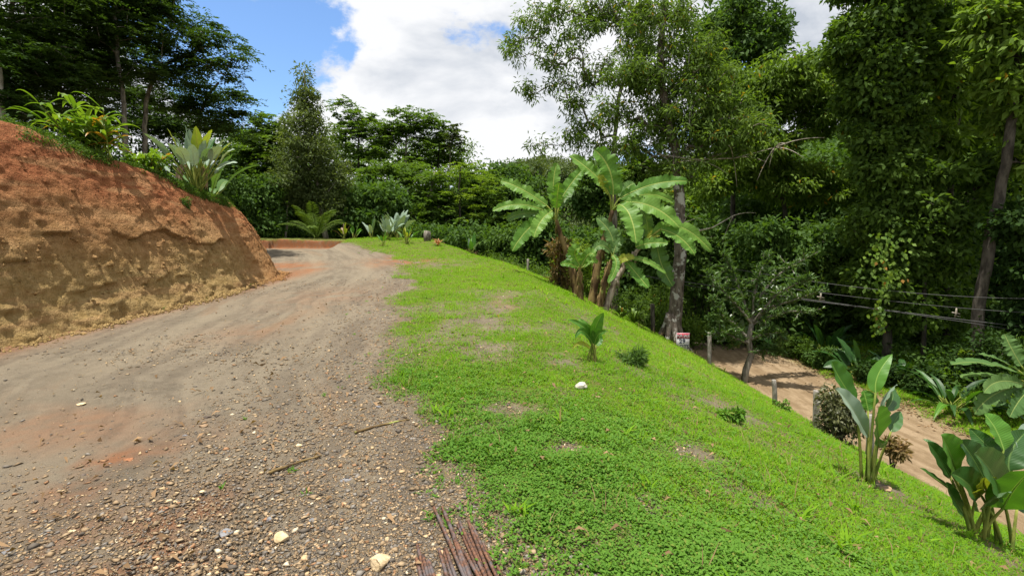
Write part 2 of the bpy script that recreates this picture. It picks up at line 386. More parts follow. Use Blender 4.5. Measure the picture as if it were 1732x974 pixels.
vv = soil.mix(soil.rng(n4, .25, .75, 0, .6), col, soil.mix(1., col, (.45, .45, .45), 'MULTIPLY'))
EARTH = soil.done(soil.bsdf(vv, .95, .1, soil.bump(soil.math('ADD', soil.math('MULTIPLY', n3, 1.2), n4), .9, .012)))

def terr(xs, ys, drop=None):
    X, Y = np.meshgrid(xs, ys, indexing='ij'); g = grassy(X, Y); Z = height(X, Y)+rough_h(X, Y, g)
    ln = lane_m(X, Y); Z = Z-.015*ln*fbm(X*3, Y*.8, 3, 77)
    xe = x_edge(Y); dd = xe-X                     # metres inside the road
    # wheel tracks that follow the bend
    tr = np.maximum(np.exp(-((dd-1.6)/.34)**2), np.exp(-((dd-3.5)/.36)**2))*(1-g)*sm(-.5, .4, fbm(X*.5, Y*.25, 3, 61)+.2)
    red = np.maximum(sm(.2, .6, fbm(X*.55+3, Y*.55, 4, 91))*.4*(1-sm(7.5, 11, Y))*sm(.8, 2, dd), 0)
    for px, py, rr, am in ((250, 950, .28, 1.1), (290, 900, .3, .9), (190, 790, .35, .8), (60, 950, .4, .5), (700, 440, 1.6, 1.1), (480, 450, 1.0, 1.3), (420, 560, .6, .3), (560, 500, 1.2, .3)):
        c = hit(px, py); red = np.maximum(red, am*np.exp(-(((X-c[0])/rr)**2+((Y-c[1])/(rr*1.3))**2))*sm(-.6, .2, fbm(X*4, Y*4, 3, 13)))
    red = np.maximum(red, .8*np.exp(-((X+6.9)/.5)**2)*(Y < 17)); red = np.maximum(red, 1.2*(X < -8)*sm(25.7, 26, Y)*(1-sm(26.35, 26.5, Y)))
    coarse = np.clip(np.exp(-(dd/.9)**2)+sm(4.5, 2.5, Y)*.3, 0, 1)
    Z = Z-.025*tr+.0*coarse
    if drop is not None: Z = Z-drop(X, Y)
    V = np.stack([X, Y, Z], -1).reshape(-1, 3)
    return V, grid_faces(len(xs), len(ys)), dict(grass=g.ravel(), red=np.clip(red, 0, 1).ravel(), lane=ln.ravel(), track=tr.ravel(), coarse=coarse.ravel(), inset=dd.ravel()), X, Y
def split_obj(V, Q, A, sel, name):
    q = Q[sel]; used = np.unique(q); mp = np.full(len(V), -1); mp[used] = np.arange(len(used))
    return mesh(name, V[used], mp[q], EARTH, attrs={k: v[used] for k, v in A.items()}, smooth=True)
ys = [ -3.]
while ys[-1] < 34: ys.append(ys[-1]+max(.028, .0085*max(ys[-1], 0)))
ys = np.array(ys); ys = np.sort(np.concatenate([ys, np.arange(25.9, 26.4, .025)]))
xs = [0.]
while xs[-1] < 16: xs.append(xs[-1]+max(.032, .0085*xs[-1]))
xs = np.array(xs); xs = np.concatenate([-xs[::-1], xs[1:]])
V, Q, A, X, Y = terr(xs, ys)
cx = V[Q].mean(1); gq = A['grass'][Q].mean(1); lq = A['lane'][Q].mean(1)
isl = lq > .5; isr = (~isl) & (gq < .5) & (cx[:, 0] < x_edge(cx[:, 1])+.8)
struct(split_obj(V, Q, A, isr, 'road')); struct(split_obj(V, Q, A, isl, 'path')); struct(split_obj(V, Q, A, ~(isl | isr), 'ground'))
xo = np.concatenate([np.linspace(-600, -40, 30), np.arange(-38, 60, 1.5), np.linspace(62, 600, 30)])
yo = np.concatenate([np.linspace(-500, -12, 14), np.arange(-10, 90, 1.5), np.linspace(92, 900, 30)])
V, Q, A, X, Y = terr(xo, yo, lambda X, Y: .5*sm(16.2, 14.5, np.abs(X))*sm(34.2, 32.8, Y)*sm(-3.5, -2, Y))
cq = V[Q].mean(1); keep = ~((np.abs(cq[:, 0]) < 13) & (cq[:, 1] > -1) & (cq[:, 1] < 31))
struct(split_obj(V, Q, A, keep, 'ground'))

# ------------------------------------------------------------------ the earth bank
bm = MT('bank_earth'); geo = bm.pos(); sp = bm.n('ShaderNodeSeparateXYZ'); bm.l(geo, sp.inputs[0])
bn1 = bm.noise(.8, 6, .6); bn2 = bm.noise(5., 6, .65, bm.map(geo, (1, 1, 1.6))); bn3 = bm.noise(26, 5, .65); bst = bm.noise(6., 4, .6, bm.map(geo, (3., 3., .3)))
hz = bm.math('ADD', sp.outputs[2], bm.math('MULTIPLY', bm.math('SUBTRACT', bn1, .5), 1.5))
low = bm.mix(bm.rng(bn2, .3, .7), (.28, .185, .070), (.43, .300, .135))
low = bm.mix(bm.rng(bst, .45, .7, 0, .45), low, (.20, .145, .060))
high = bm.mix(bm.rng(bn2, .3, .7), (.22, .075, .032), (.38, .155, .070))
bc = bm.mix(bm.rng(hz, .7, 2.8), low, high)
bc = bm.mix(bm.rng(bm.math('ADD', sp.outputs[1], bm.math('MULTIPLY', bn1, 2.)), 12.6, 15.2, 0, .55), bc, (.33, .135, .055))
bc = bm.mix(bm.rng(bm.noise(2.2, 6, .65, bm.map(geo, (.35, .35, 2.2))), .48, .62, 0, .5), bc, (.42, .25, .12))
bc = bm.mix(bm.rng(bm.noise(3.1, 6, .65, bm.map(geo, (.5, .5, 2.))), .55, .70, 0, .35), bc, (.19, .085, .042))
bc = bm.mix(bm.rng(bn3, .62, .74, 0, .5), bc, (.42, .30, .18))
bc = bm.mix(bm.attr('top'), bc, bm.mix(bn2, (.05, .05, .02), (.13, .075, .035)))
BANKM = bm.done(bm.bsdf(bc, .95, .08, bm.bump(bm.math('ADD', bm.math('ADD', bm.math('MULTIPLY', bn2, .8), bm.math('MULTIPLY', bst, 1.0)), bm.math('MULTIPLY', bn3, .7)), 1., .07)))
bp = np.array([(-7.6, -7), (-7.3, -3), (-7.0, 1), (-6.87, 4), (-6.85, 7), (-6.85, 10), (-6.85, 12.6), (-6.95, 14.2), (-7.6, 15.7), (-9.2, 17.0), (-12, 18.2), (-18, 19.6), (-30, 21)], float)
sd = np.concatenate([[0], np.cumsum(np.linalg.norm(np.diff(bp, axis=0), axis=1))])
ss = [0.]
while ss[-1] < sd[-1]:
    yy = np.interp(ss[-1], sd, bp[:, 1]); ss.append(ss[-1]+(.035 if 2 < yy < 16 else .12))
ss = np.array(ss[:-1]); k = np.hanning(61); k /= k.sum()
fine = np.arange(-3, sd[-1]+3, .05); fx = np.interp(fine, sd, bp[:, 0]); fy = np.interp(fine, sd, bp[:, 1])
fx = np.convolve(np.pad(fx, 30, mode='edge'), k, 'valid'); fy = np.convolve(np.pad(fy, 30, mode='edge'), k, 'valid')
bx = np.interp(ss, fine, fx); by = np.interp(ss, fine, fy)
tx, ty = np.gradient(bx, ss), np.gradient(by, ss); tl = np.hypot(tx, ty); nx, ny = ty/tl, -tx/tl
s_of_y = lambda y: np.interp(y, bp[:9, 1], sd[:9])
ztop = np.interp(by, [-7, 8, 10.3, 12, 13.2, 14.5, 16, 21], [3.5, 3.34, 3.05, 2.78, 2.62, 2.55, 2.5, 2.9])
ztop = np.where(ss > s_of_y(14.2), 2.5+.02*(ss-s_of_y(14.2)), ztop)
def bank_top(d): return .22*np.minimum(d, 4)+.05*np.clip(d-4, 0, 30)
hf = np.linspace(0, 1, 96); dt = np.concatenate([np.linspace(.04, 1.2, 26), 1.2+np.cumsum(np.linspace(.06, 2.6, 34))])
SS, TT = np.meshgrid(ss, np.concatenate([hf, 1+dt]), indexing='ij')
face = np.clip(TT, 0, 1); top = np.clip(TT-1, 0, None)
z0 = height(bx, by)-.12
Hh = ztop-z0
setb = .95*face**1.05+.10*np.sin(face*math.pi)*-1
zz = z0[:, None]+Hh[:, None]*face
# rounding of the brow
zz = zz-.10*np.exp(-((TT-1)/.06)**2)+bank_top(top)
off = setb+top
disp = (.10*fbm(SS*.4, zz*.5, 3, 101)+.035*fbm(SS*1.9, zz*2.6, 4, 111)+.034*fbm(SS*6, zz*8, 5, 121, .62)+.035*np.maximum(0, fbm(SS*3.1, zz*4.2, 4, 127)-.15))
disp += .038*fbm(SS*8+zz*2.2, zz*.7, 3, 131)+.05*np.maximum(0, -fbm(SS*1.4, zz*2.2, 4, 137)-.2)                       # bucket marks running down
disp += .05*np.maximum(0, fbm(SS*2.2, zz*5, 3, 141)-.25)*2
def ledge(s0, s1, h, amp, wob, seed):
    a = sm(s0-.35, s0+.25, SS)*(1-sm(s1-.25, s1+.35, SS)); hl = h+wob*fbm(SS*1.3, SS*0, 3, seed); q = zz-hl; a = a*sm(-.35, .15, fbm(SS*1.7, SS*0, 3, seed+50))*(.5+.7*sm(-.3, .3, fbm(SS*5, zz*3, 2, seed+60)))
    return a*amp*(np.exp(-np.clip(q, 0, None)/.22)*(q >= 0)-1.0*np.exp(-np.clip(-q, 0, None)/.13)*(q < 0))
disp += ledge(s_of_y(4), s_of_y(7.35), 2.03, .075, .14, 3)+ledge(s_of_y(7.5), s_of_y(10.6), 1.62, .062, .22, 4)
disp += ledge(s_of_y(5.9), s_of_y(7.0), 1.28, .05, .1, 9)+ledge(s_of_y(7.6), s_of_y(9.6), .78, .05, .12, 5)+ledge(s_of_y(4.5), s_of_y(6.6), 2.62, .05, .1, 6)+ledge(s_of_y(10.8), s_of_y(12.4), 1.5, .05, .15, 8)
foot = sm(.22, 0, face)*(.10+.10*fbm(SS*3, zz*4, 3, 151))        # crumbs at the foot
fade = np.where(top > 0, np.exp(-top/.25), 1.)
o_ = -off+disp*fade*np.clip(1.2-0*off, 0, 1)+foot
BX = bx[:, None]+nx[:, None]*o_; BY = by[:, None]+ny[:, None]*o_
zz = zz+np.where(top > 0, .05*fbm(BX*1.5, BY*1.5, 3, 7)+.12*fbm(BX*.3, BY*.3, 2, 8)*sm(0, 3, top), .015*fbm(SS*8, zz*8, 3, 9))
tp = sm(1.0, 1.25, TT+.12*fbm(SS*1.5, TT*3, 3, 19))
BV = np.stack([BX, BY, zz], -1).reshape(-1, 3)
struct(mesh('hillside', BV, grid_faces(*SS.shape), BANKM, attrs=dict(top=tp.ravel()), smooth=True))
_B = np.stack([BX, BY, zz], -1); _top = TT[0] > 1.02
def on_bank(x, y):
    P = _B[::4][:, _top].reshape(-1, 3); return float(P[np.argmin((P[:, 0]-x)**2+(P[:, 1]-y)**2), 2])
def gz(x, y):
    """ground height anywhere: on the hilltop left of the cut or on the open ground"""
    if x < -7.9 and y < 15.2 or (x < -8.6 and y < 16) or (x < -14 and y < 18.5): return on_bank(x, y)
    return float(height(x, y))
def col_at(px, Y):
    x = (px-866)/F*Y*1.0
    for _ in range(4):
        z = gz(x, Y); yc = Y*math.cos(PITCH)-(z-EYE)*math.sin(PITCH); x = (px-866)/F*yc
    return np.array([x, Y, gz(x, Y)])

# ------------------------------------------------------------------ foliage
def ball(n, g, shell=.5):
    v = unit(g.normal(size=(n, 3))); return v*(g.random((n, 1))**(shell))
LT = np.array([[0, 0], [.42, .5], [1, 0], [.42, -.5]])
def leafquads(P, a, nrm, L, W, curl=.15):
    s = unit(np.cross(a, nrm)); nn = np.cross(s, a)
    L = np.broadcast_to(L, (len(P),))[:, None]; W = np.broadcast_to(W, (len(P),))[:, None]
    V = np.empty((len(P), 4, 3))
    V[:, 0] = P; V[:, 1] = P+a*L*.45+s*W*.5+nn*L*curl*.3; V[:, 2] = P+a*L-nn*L*curl; V[:, 3] = P+a*L*.45-s*W*.5+nn*L*curl*.3
    return V.reshape(-1, 3), np.arange(len(P)*4).reshape(-1, 4)
def clump_leaves(cen, rad, n, L, W, g, droop=.3, flat=.5, style='ball', hue=None):
    """cen (K,3), rad (K,3): n leaves in each clump"""
    K = len(cen)
    if style == 'spray':          # compound fronds lying in flat plates
        ns = max(3, n//14); m = 14
        th = g.random((K, ns))*2*math.pi; d = np.stack([np.cos(th), np.sin(th), g.normal(0, .16, th.shape)-.08], -1)
        st = cen[:, None]+rad[:, None]*ball(K*ns, g, .6).reshape(K, ns, 3)*.75
        t = (np.arange(m)+.5)/m; Ls = rad[:, None, :1].mean(-1)*g.uniform(.35, .8, (K, ns))
        P = st[:, :, None]+d[:, :, None]*(t[None, None, :, None]*Ls[..., None, None])
        P[..., 2] -= (t**2)[None, None]*Ls[..., None]*.18
        side = np.where(np.arange(m) % 2 == 0, 1, -1.)
        s = np.stack([-d[..., 1], d[..., 0], 0*d[..., 0]], -1)
        a = unit(s[:, :, None]*side[None, None, :, None]+d[:, :, None]*.6+g.normal(0, .22, P.shape))
        nr = unit(np.array([0, 0, 1.])+g.normal(0, .45, P.shape))
        P = P.reshape(-1, 3); a = a.reshape(-1, 3); nr = nr.reshape(-1, 3)
        rn = np.repeat(g.random((K, ns, 1))*.5, m, 2)+g.random((K, ns, m))*.25+(g.random((K, 1, 1)) if hue is None else hue[:, None, None])*.25
    else:
        q = ball(K*n, g, .42).reshape(K, n, 3)
        P = cen[:, None]+rad[:, None]*q
        o = q/np.maximum(np.linalg.norm(q, axis=-1, keepdims=True), .1)
        a = unit(o*.7+g.normal(0, .55, P.shape)+np.array([0, 0, -droop]))
        nr = unit(np.array([0, 0, flat])+o*.5+g.normal(0, .5, P.shape))
        P = P.reshape(-1, 3); a = a.reshape(-1, 3); nr = nr.reshape(-1, 3)
        rn = g.random((K, n))*.55+(g.random((K, 1)) if hue is None else hue[:, None])*.45
    sc = g.uniform(.7, 1.25, len(P))
    V, Q = leafquads(P, a, nr, L*sc, W*sc)
    return V, Q, np.repeat(np.clip(rn.ravel(), 0, 1), 4)

def skeleton(mb, trunk, r0, r1, cen, g, twig=.012, k=6, sag=.0, minh=.25, kmain=9):
    """branches from the trunk (polyline with radii r0..r1) to every clump, nearest first"""
    trunk = np.asarray(trunk, float)
    seg = np.concatenate([[0], np.cumsum(np.linalg.norm(np.diff(trunk, axis=0), axis=1))])
    n = max(8, int(seg[-1]/.45)); t = np.linspace(0, seg[-1], n)
    P = np.stack([np.interp(t, seg, trunk[:, i]) for i in range(3)], 1)
    kk = np.array([.25, .5, .25]); 
    for _ in range(3): P[1:-1] = .25*P[:-2]+.5*P[1:-1]+.25*P[2:]
    P[1:-1] += g.normal(0, .02, (n-2, 3))
    nodes = [p for p in P]; par = [-1]+list(range(n-1)); chains = []
    lo = int(n*minh); use = list(range(lo, n))
    order = np.argsort([np.min(np.linalg.norm(P[lo:]-c, axis=1)) for c in cen])
    NA = np.array(nodes)
    for ci in order:
        c = cen[ci]; cand = NA[use]; d = np.linalg.norm(cand-c, axis=1)
        pen = d+.6*np.maximum(0, cand[:, 2]-c[2]+.15*d)      # prefer growing upward and outward
        j = use[int(np.argmin(pen))]; st = NA[j]; L = np.linalg.norm(c-st)
        m = max(2, int(L/.6)); tt = np.linspace(0, 1, m+1)[1:, None]
        mid = (st+c)/2+np.array([0, 0, .12*L-sag*L])+g.normal(0, .06*L, 3)
        Q = (1-tt)**2*st+2*tt*(1-tt)*mid+tt*tt*c; Q[:-1] += g.normal(0, .025*L/m, Q[:-1].shape)
        i0 = len(nodes); ids = []
        for q in Q: par.append(ids[-1] if ids else j); ids.append(len(nodes)); nodes.append(q)
        NA = np.vstack([NA, Q]); use += ids; chains.append([j]+ids)
    cnt = np.zeros(len(nodes)); ch = np.bincount([p for p in par if p >= 0], minlength=len(nodes))
    cnt[ch == 0] = 1
    for i in range(len(nodes)-1, 0, -1): cnt[par[i]] += cnt[i]
    rad = twig*np.sqrt(np.maximum(cnt, 1))
    tr = r0+(r1-r0)*np.linspace(0, 1, n)**.8
    mb.tube(P, tr, kmain, wob=.10, seed=int(g.integers(1e6)))
    NA = np.array(nodes)
    for c in chains:
        rr = rad[c].copy(); rr[0] = min(rr[1]*1.25, tr[c[0]]*.8 if c[0] < n else rr[0]); rr = np.minimum(rr, max(r1*1.0, .03)*1.2)
        rr[-1] *= .5
        mb.tube(NA[c], rr, k if rr.max() > .03 else 4, cap=False)

CNT = [0]
COV = 3.6
def tree(name, label, Y, base, trunk_px, blobs, leaf, bark='dark', r0=.18, r1=.05, rc=.7, flat=.35, n=110, L=.16, W=.06,
         style='ball', cover=1.5, seed=1, depth=1.0, droop=.3, group=None, cat='tree', twig=.012, sag=0, dY=0, flare=0, minh=.25, base_xyz=None, vines=None, leanY=0):
    """blobs: (px, py, rx, ry[, dY]) in photo pixels at the tree's distance"""
    cover = cover*COV*(1.5 if style == 'spray' else 1.); n = int(n*1.15)
    g = np.random.default_rng(seed)
    B = col_at(base, Y) if base_xyz is None else np.array(base_xyz, float)
    tp = [B-np.array([0, 0, .15])]+[at(x, y, Y+leanY*(i+1)/len(trunk_px)) for i, (x, y) in enumerate(trunk_px)]
    cen = []; rad = []
    for b in blobs:
        px, py, rx, ry = b[:4]; yy = Y+(b[4] if len(b) > 4 else 0)
        c = at(px, py, yy); RX = rx/F*yy; RZ = ry/F*yy; RY = RX*depth
        K = max(3, int(cover*math.pi*RX*RZ/(math.pi*rc*rc*max(flat, .5))*(.5+.5*depth)))
        cen.append(c+ball(K, g, .42)*np.array([RX, RY, RZ])*.93)
        q = g.uniform(.45, 1.4, (K, 1))*rc; rad.append(np.hstack([q*g.uniform(.8, 1.2, (K, 1)), q, np.minimum(q*flat*g.uniform(.7, 1.7, (K, 1)), q)]))
    cen = np.vstack(cen); rad = np.vstack(rad)
    ro = root(name, B, label, cat, group)
    mb = MB(); skeleton(mb, tp, r0, r1, cen, g, twig=twig, minh=minh, sag=sag)
    if flare:
        for a in np.arange(0, 6.28, .9)+g.random():
            d = np.array([math.cos(a), math.sin(a), 0]); l = flare*g.uniform(.7, 1.3)
            mb.tube(bez(B+np.array([0, 0, flare*1.5])+d*r0*.35, B+np.array([0, 0, .25])+d*r0*.9, B+d*l+np.array([0, 0, -.25]), 7), np.linspace(r0*.55, r0*.2, 7), 7)
    mb.kid('trunk', BK[bark], ro, smooth=True)
    V, Q, rn = clump_leaves(cen, rad, n, L, W, g, droop, .5, style)
    CNT[0] += len(Q)
    kid('crown', V, Q, LM[leaf], ro, attrs=dict(rnd=rn))
    return ro

GL = 'tall feathery trees on the hilltop above the cut bank'
fe = dict(style='spray', L=.17, W=.062, n=150, rc=.95, flat=.30)
# --- the hilltop, left
tree('forest_tree', 'tall dark feathery tree at the far left, on the hilltop behind the lime green bush', 17, 12, [(10, 120), (20, 20), (28, -60)], [(20, 40, 95, 60), (60, 110, 90, 50), (10, 150, 60, 50), (70, -20, 90, 50), (30, 195, 70, 22)], 'feather', 'grey', .16, .05, seed=1, cover=1.7, group=GL, **fe)
tree('forest_tree', 'dark feathery tree with a pale trunk rising behind the left end of the strappy plants', 20, 103, [(100, 160), (104, 80), (112, 10)], [(120, 50, 90, 40), (160, 10, 90, 45), (90, 120, 80, 35), (150, 90, 60, 30), (110, 180, 90, 24)], 'feather', 'pale', .15, .05, seed=2, cover=1.55, group=GL, **fe)
tree('forest_tree', 'feathery tree with a leaning pale trunk directly behind the strappy plants', 19.5, 216, [(210, 165), (198, 90), (194, 30), (200, -40)], [(215, 60, 75, 30), (190, 20, 90, 35), (240, 115, 55, 22), (170, 130, 50, 24), (230, -20, 80, 35)], 'feather', 'grey', .14, .05, seed=3, cover=1.45, group=GL, **fe)
tree('forest_tree', 'feathery tree whose long limb reaches right into the blue sky, behind the silvery plant', 21, 240, [(246, 160), (262, 120), (300, 95), (345, 80)], [(330, 75, 62, 26), (375, 72, 32, 16), (350, 110, 55, 20), (290, 125, 60, 22), (300, 40, 65, 25), (385, 105, 22, 10), (265, 10, 60, 30)], 'feather', 'grey', .15, .05, seed=4, cover=1.25, group=GL, **fe)
tree('forest_tree', 'low spreading feathery tree just right of the silvery plant on the hilltop', 23, 330, [(335, 200), (350, 160), (370, 140)], [(360, 150, 55, 22), (400, 158, 28, 12), (330, 185, 60, 22), (395, 190, 35, 16), (300, 165, 50, 18), (365, 215, 60, 22)], 'feather', 'dark', .13, .05, seed=5, cover=1.5, group=GL, **fe)
tree('forest_tree', 'shaded tree filling the gap between the strappy plants and the silvery plant, farther back', 27, 165, [(160, 170), (150, 90), (150, 30)], [(60, 170, 70, 30), (150, 130, 60, 26), (110, 90, 90, 40), (220, 165, 60, 18), (190, 195, 90, 12), (230, 90, 50, 26), (120, 200, 90, 18), (250, 205, 80, 18), (190, 150, 70, 24), (290, 215, 60, 20)], 'feather', 'dark', .15, .05, seed=6, cover=1.2, group=GL, **fe)
tree('forest_tree', 'slender bare stemmed tree at the left picture edge with leaves only high up', 15, 2, [(4, 150), (-6, 60), (-20, -60)], [(-20, 60, 60, 50), (0, 110, 60, 30), (20, 165, 50, 20)], 'dark', 'pale', .09, .04, seed=7, cover=1.3, group=GL, **fe)
# --- behind the bend, left of centre
br = dict(style='ball', L=.30, W=.13, n=95, rc=.85, flat=.6)
tree('broadleaf_tree', 'mid green tree just right of the bank, its crown touching the blue sky patch', 33, 432, [(432, 320), (428, 250), (425, 215)], [(432, 225, 36, 26), (412, 260, 45, 30), (445, 285, 40, 35), (405, 300, 35, 30), (455, 212, 26, 18), (475, 240, 24, 22), (465, 280, 24, 30)], 'feather_mid', 'dark', .17, .06, seed=11, cover=1.6, **{**fe, 'rc': 1.2, 'L': .26, 'W': .10})
tree('broadleaf_tree', 'glossy dark low tree right beside the top of the red bank, behind the road bend', 29, 425, [(425, 370), (420, 340)], [(420, 345, 45, 26), (445, 375, 35, 20), (400, 330, 25, 20), (440, 320, 35, 20)], 'broad', 'dark', .12, .04, seed=12, cover=1.7, **br)
tree('slender_tree', 'thin pale stemmed young tree that forks, left of the tall cone shaped tree', 30.5, 482, [(488, 345), (486, 335), (492, 318)], [(490, 305, 30, 22), (478, 330, 22, 12), (505, 320, 20, 14)], 'olive', 'pale', .085, .035, seed=13, cover=1.0, **{**br, 'L': .2, 'W': .08, 'rc': .6})
tree('cone_tree', 'tall grey green cone shaped tree with a pale trunk and a spiky tip', 31, 552, [(545, 360), (530, 280), (520, 200), (514, 118)],
     [(514, 135, 10, 22), (515, 172, 24, 26), (512, 215, 42, 30), (515, 262, 56, 34), (512, 310, 66, 32), (528, 338, 48, 22), (560, 292, 30, 36), (560, 345, 32, 22)], 'olive', 'pale', .19, .03, rc=.62, flat=.75, n=90, L=.21, W=.085, cover=1.55, seed=14, depth=.9)
tree('broadleaf_tree', 'bushy glossy tree behind the pale plants of the far verge', 32, 625, [(625, 380), (628, 350)], [(610, 335, 32, 20), (650, 328, 30, 18), (600, 365, 36, 24), (640, 372, 40, 24), (662, 350, 22, 24)], 'broad', 'dark', .12, .04, seed=15, cover=1.7, **{**br, 'L': .34, 'W': .17})
GU = 'umbrella crowned trees along the skyline in the middle'
um = dict(style='spray', L=.28, W=.11, n=95, rc=1.1, flat=.45)
tree('umbrella_tree', 'airy umbrella crowned tree just right of the cone shaped tree', 43, 612, [(610, 330), (606, 280), (606, 235)], [(590, 195, 30, 18), (620, 208, 38, 18), (648, 222, 22, 16), (585, 235, 26, 18), (630, 262, 30, 12), (575, 180, 16, 16), (600, 222, 40, 16), (640, 230, 40, 18), (600, 255, 36, 12), (590, 285, 36, 14), (620, 300, 30, 12), (645, 240, 26, 12)], 'feather_mid', 'dark', .2, .07, seed=16, cover=1.05, group=GU, **um)
tree('umbrella_tree', 'tallest umbrella crowned tree of the middle skyline with a straight slim trunk', 42, 690, [(688, 340), (686, 270), (688, 215)], [(685, 192, 32, 13), (715, 200, 24, 14), (668, 215, 24, 14), (728, 215, 14, 10), (700, 228, 36, 12), (655, 240, 24, 10), (690, 212, 44, 14), (715, 245, 30, 9), (675, 255, 34, 9)], 'feather_mid', 'grey', .2, .06, seed=17, cover=1.15, group=GU, **um)
tree('umbrella_tree', 'umbrella crowned tree on the skyline, just left of the sparse grey twigged one', 44, 742, [(742, 340), (742, 280), (742, 235)], [(742, 212, 14, 10), (750, 240, 24, 14), (730, 262, 34, 14), (765, 268, 26, 12), (700, 270, 40, 13), (755, 222, 18, 12), (735, 235, 30, 10)], 'feather_mid', 'dark', .19, .06, seed=18, cover=1.3, group=GU, **um)
tree('sparse_tree', 'nearly bare grey twigged tree at the right end of the middle skyline', 43, 762, [(760, 330), (760, 280), (764, 235)], [(768, 228, 16, 22), (758, 250, 14, 14), (778, 240, 12, 16)], 'far', 'pale', .10, .03, seed=19, cover=1.0, twig=.02, **{**um, 'n': 14, 'rc': .8})
tree('forest_tree', 'dark layered tree low in the middle, under the umbrella crowned trees', 37, 672, [(672, 360), (670, 300)], [(640, 290, 40, 14), (690, 285, 44, 16), (620, 312, 30, 12), (700, 318, 50, 20), (660, 340, 44, 18)], 'feather_mid', 'dark', .18, .06, seed=20, cover=1.6, **um)
tree('forest_tree', 'dark layered tree behind the yellow green plant of the far verge', 35, 733, [(733, 370), (728, 330), (735, 290)], [(725, 300, 40, 14), (745, 330, 40, 18), (715, 355, 44, 18), (745, 370, 40, 20), (690, 375, 40, 22)], 'feather_mid', 'grey', .17, .06, seed=21, cover=1.7, **um)
tree('layered_tree', 'yellow green layered tree with tiers like shelves, left of the banana plants', 35, 778, [(778, 360), (776, 310), (780, 280)], [(785, 278, 30, 9), (806, 296, 26, 8), (765, 296, 28, 8), (800, 322, 32, 8), (770, 330, 32, 9), (822, 308, 16, 6), (812, 362, 26, 6), (790, 372, 20, 5), (800, 350, 22, 5)], 'lime', 'dark', .15, .05, seed=22, cover=1.0, **{**um, 'rc': .95, 'flat': .16, 'n': 90, 'L': .2, 'W': .08})
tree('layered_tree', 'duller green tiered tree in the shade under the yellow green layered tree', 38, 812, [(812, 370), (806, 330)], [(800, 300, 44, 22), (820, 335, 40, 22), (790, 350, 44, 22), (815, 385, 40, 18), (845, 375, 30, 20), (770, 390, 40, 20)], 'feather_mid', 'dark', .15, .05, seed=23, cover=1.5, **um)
tree('broadleaf_tree', 'round dark tree on the skyline left of the banana plants', 44, 862, [(862, 370), (862, 330)], [(860, 298, 30, 20), (885, 315, 36, 26), (845, 325, 28, 24), (880, 350, 44, 22), (850, 380, 44, 24), (825, 290, 10, 9)], 'broad', 'dark', .2, .07, seed=24, cover=1.6, **{**br, 'rc': 1.2, 'L': .38, 'W': .2})
tree('broadleaf_tree', 'olive crowned hillside tree above the left banana plant, below the distant ridge', 60, 912, [(912, 350), (912, 310)], [(905, 295, 26, 16), (930, 308, 30, 18), (890, 325, 34, 16), (925, 340, 40, 18)], 'far', 'grey', .3, .1, seed=25, cover=1.6, **{**br, 'rc': 1.3, 'L': .45, 'W': .24})
tree('broadleaf_tree', 'dark tree low behind the left banana plant and its fence post', 30, 905, [(905, 430), (900, 400)], [(890, 405, 44, 28), (925, 390, 40, 30), (870, 440, 40, 24), (935, 430, 40, 30), (850, 410, 34, 22), (900, 455, 46, 20)], 'broad', 'dark', .16, .05, seed=26, cover=1.5, **br)
tree('broadleaf_tree', 'dark low tree behind the silvery plant on the grass brow', 31, 800, [(800, 420), (800, 400)], [(770, 400, 40, 16), (810, 405, 42, 20), (835, 430, 40, 18), (740, 400, 34, 16), (700, 390, 34, 14)], 'broad', 'dark', .14, .05, seed=27, cover=1.5, **br)
tree('broadleaf_tree', 'dark understory tree filling the gap behind the young palm', 36, 560, [(560, 380), (560, 350)], [(540, 370, 50, 26), (590, 385, 44, 20), (500, 380, 40, 24), (470, 350, 34, 30), (560, 335, 40, 20)], 'dark', 'dark', .16, .05, seed=28, cover=1.6, **br)
# --- centre right, round the banana plants
sl_ = dict(L=.19, W=.050, n=44, rc=.36, flat=.75, droop=.6)
tree('slender_tree', 'tall slim tree behind the banana plants, its branches reaching left over the sky', 19, 1040, [(1040, 400), (1038, 290), (1044, 190), (1043, 150), (1068, 118), (1090, 60), (1100, -20)],
     [(875, 78, 26, 24), (905, 45, 34, 24), (945, 95, 46, 22), (930, 20, 40, 20), (985, 45, 48, 34), (1030, 20, 50, 34), (890, 150, 34, 12), (950, 140, 34, 14), (965, 175, 38, 16), (1000, 205, 44, 20), (905, 246, 20, 7), (960, 235, 40, 14), (1005, 250, 40, 18), (1075, 60, 40, 40), (1010, 120, 40, 26), (1050, -30, 60, 20)],
     'lance', 'grey', .13, .05, seed=31, cover=.85, twig=.012, minh=.3, **sl_)
tree('speckled_tree', 'big tree with a pale lichen speckled trunk, right of the banana plants', 17, 1136, [(1146, 500), (1152, 420), (1150, 330), (1140, 250), (1122, 180), (1115, 110), (1120, 40), (1130, -40)],
     [(1110, 60, 56, 40), (1160, 20, 56, 30), (1170, 90, 60, 36), (1080, 130, 50, 30), (1100, 195, 56, 30), (1180, 160, 60, 34), (1060, 245, 36, 18), (1180, 225, 80, 26), (1240, 200, 60, 34), (1130, 275, 50, 16), (1230, 260, 70, 20), (1090, 10, 40, 30), (1040, 180, 30, 30), (1110, 130, 60, 40), (1150, 190, 80, 40), (1200, 130, 60, 50), (1090, 240, 60, 24), (1160, 290, 70, 16), (1220, 230, 80, 30), (1060, 120, 40, 40)],
     'lance', 'lichen', .27, .09, seed=32, cover=1.05, twig=.014, flare=.7, minh=.42, **{**sl_, 'n': 54, 'rc': .42})
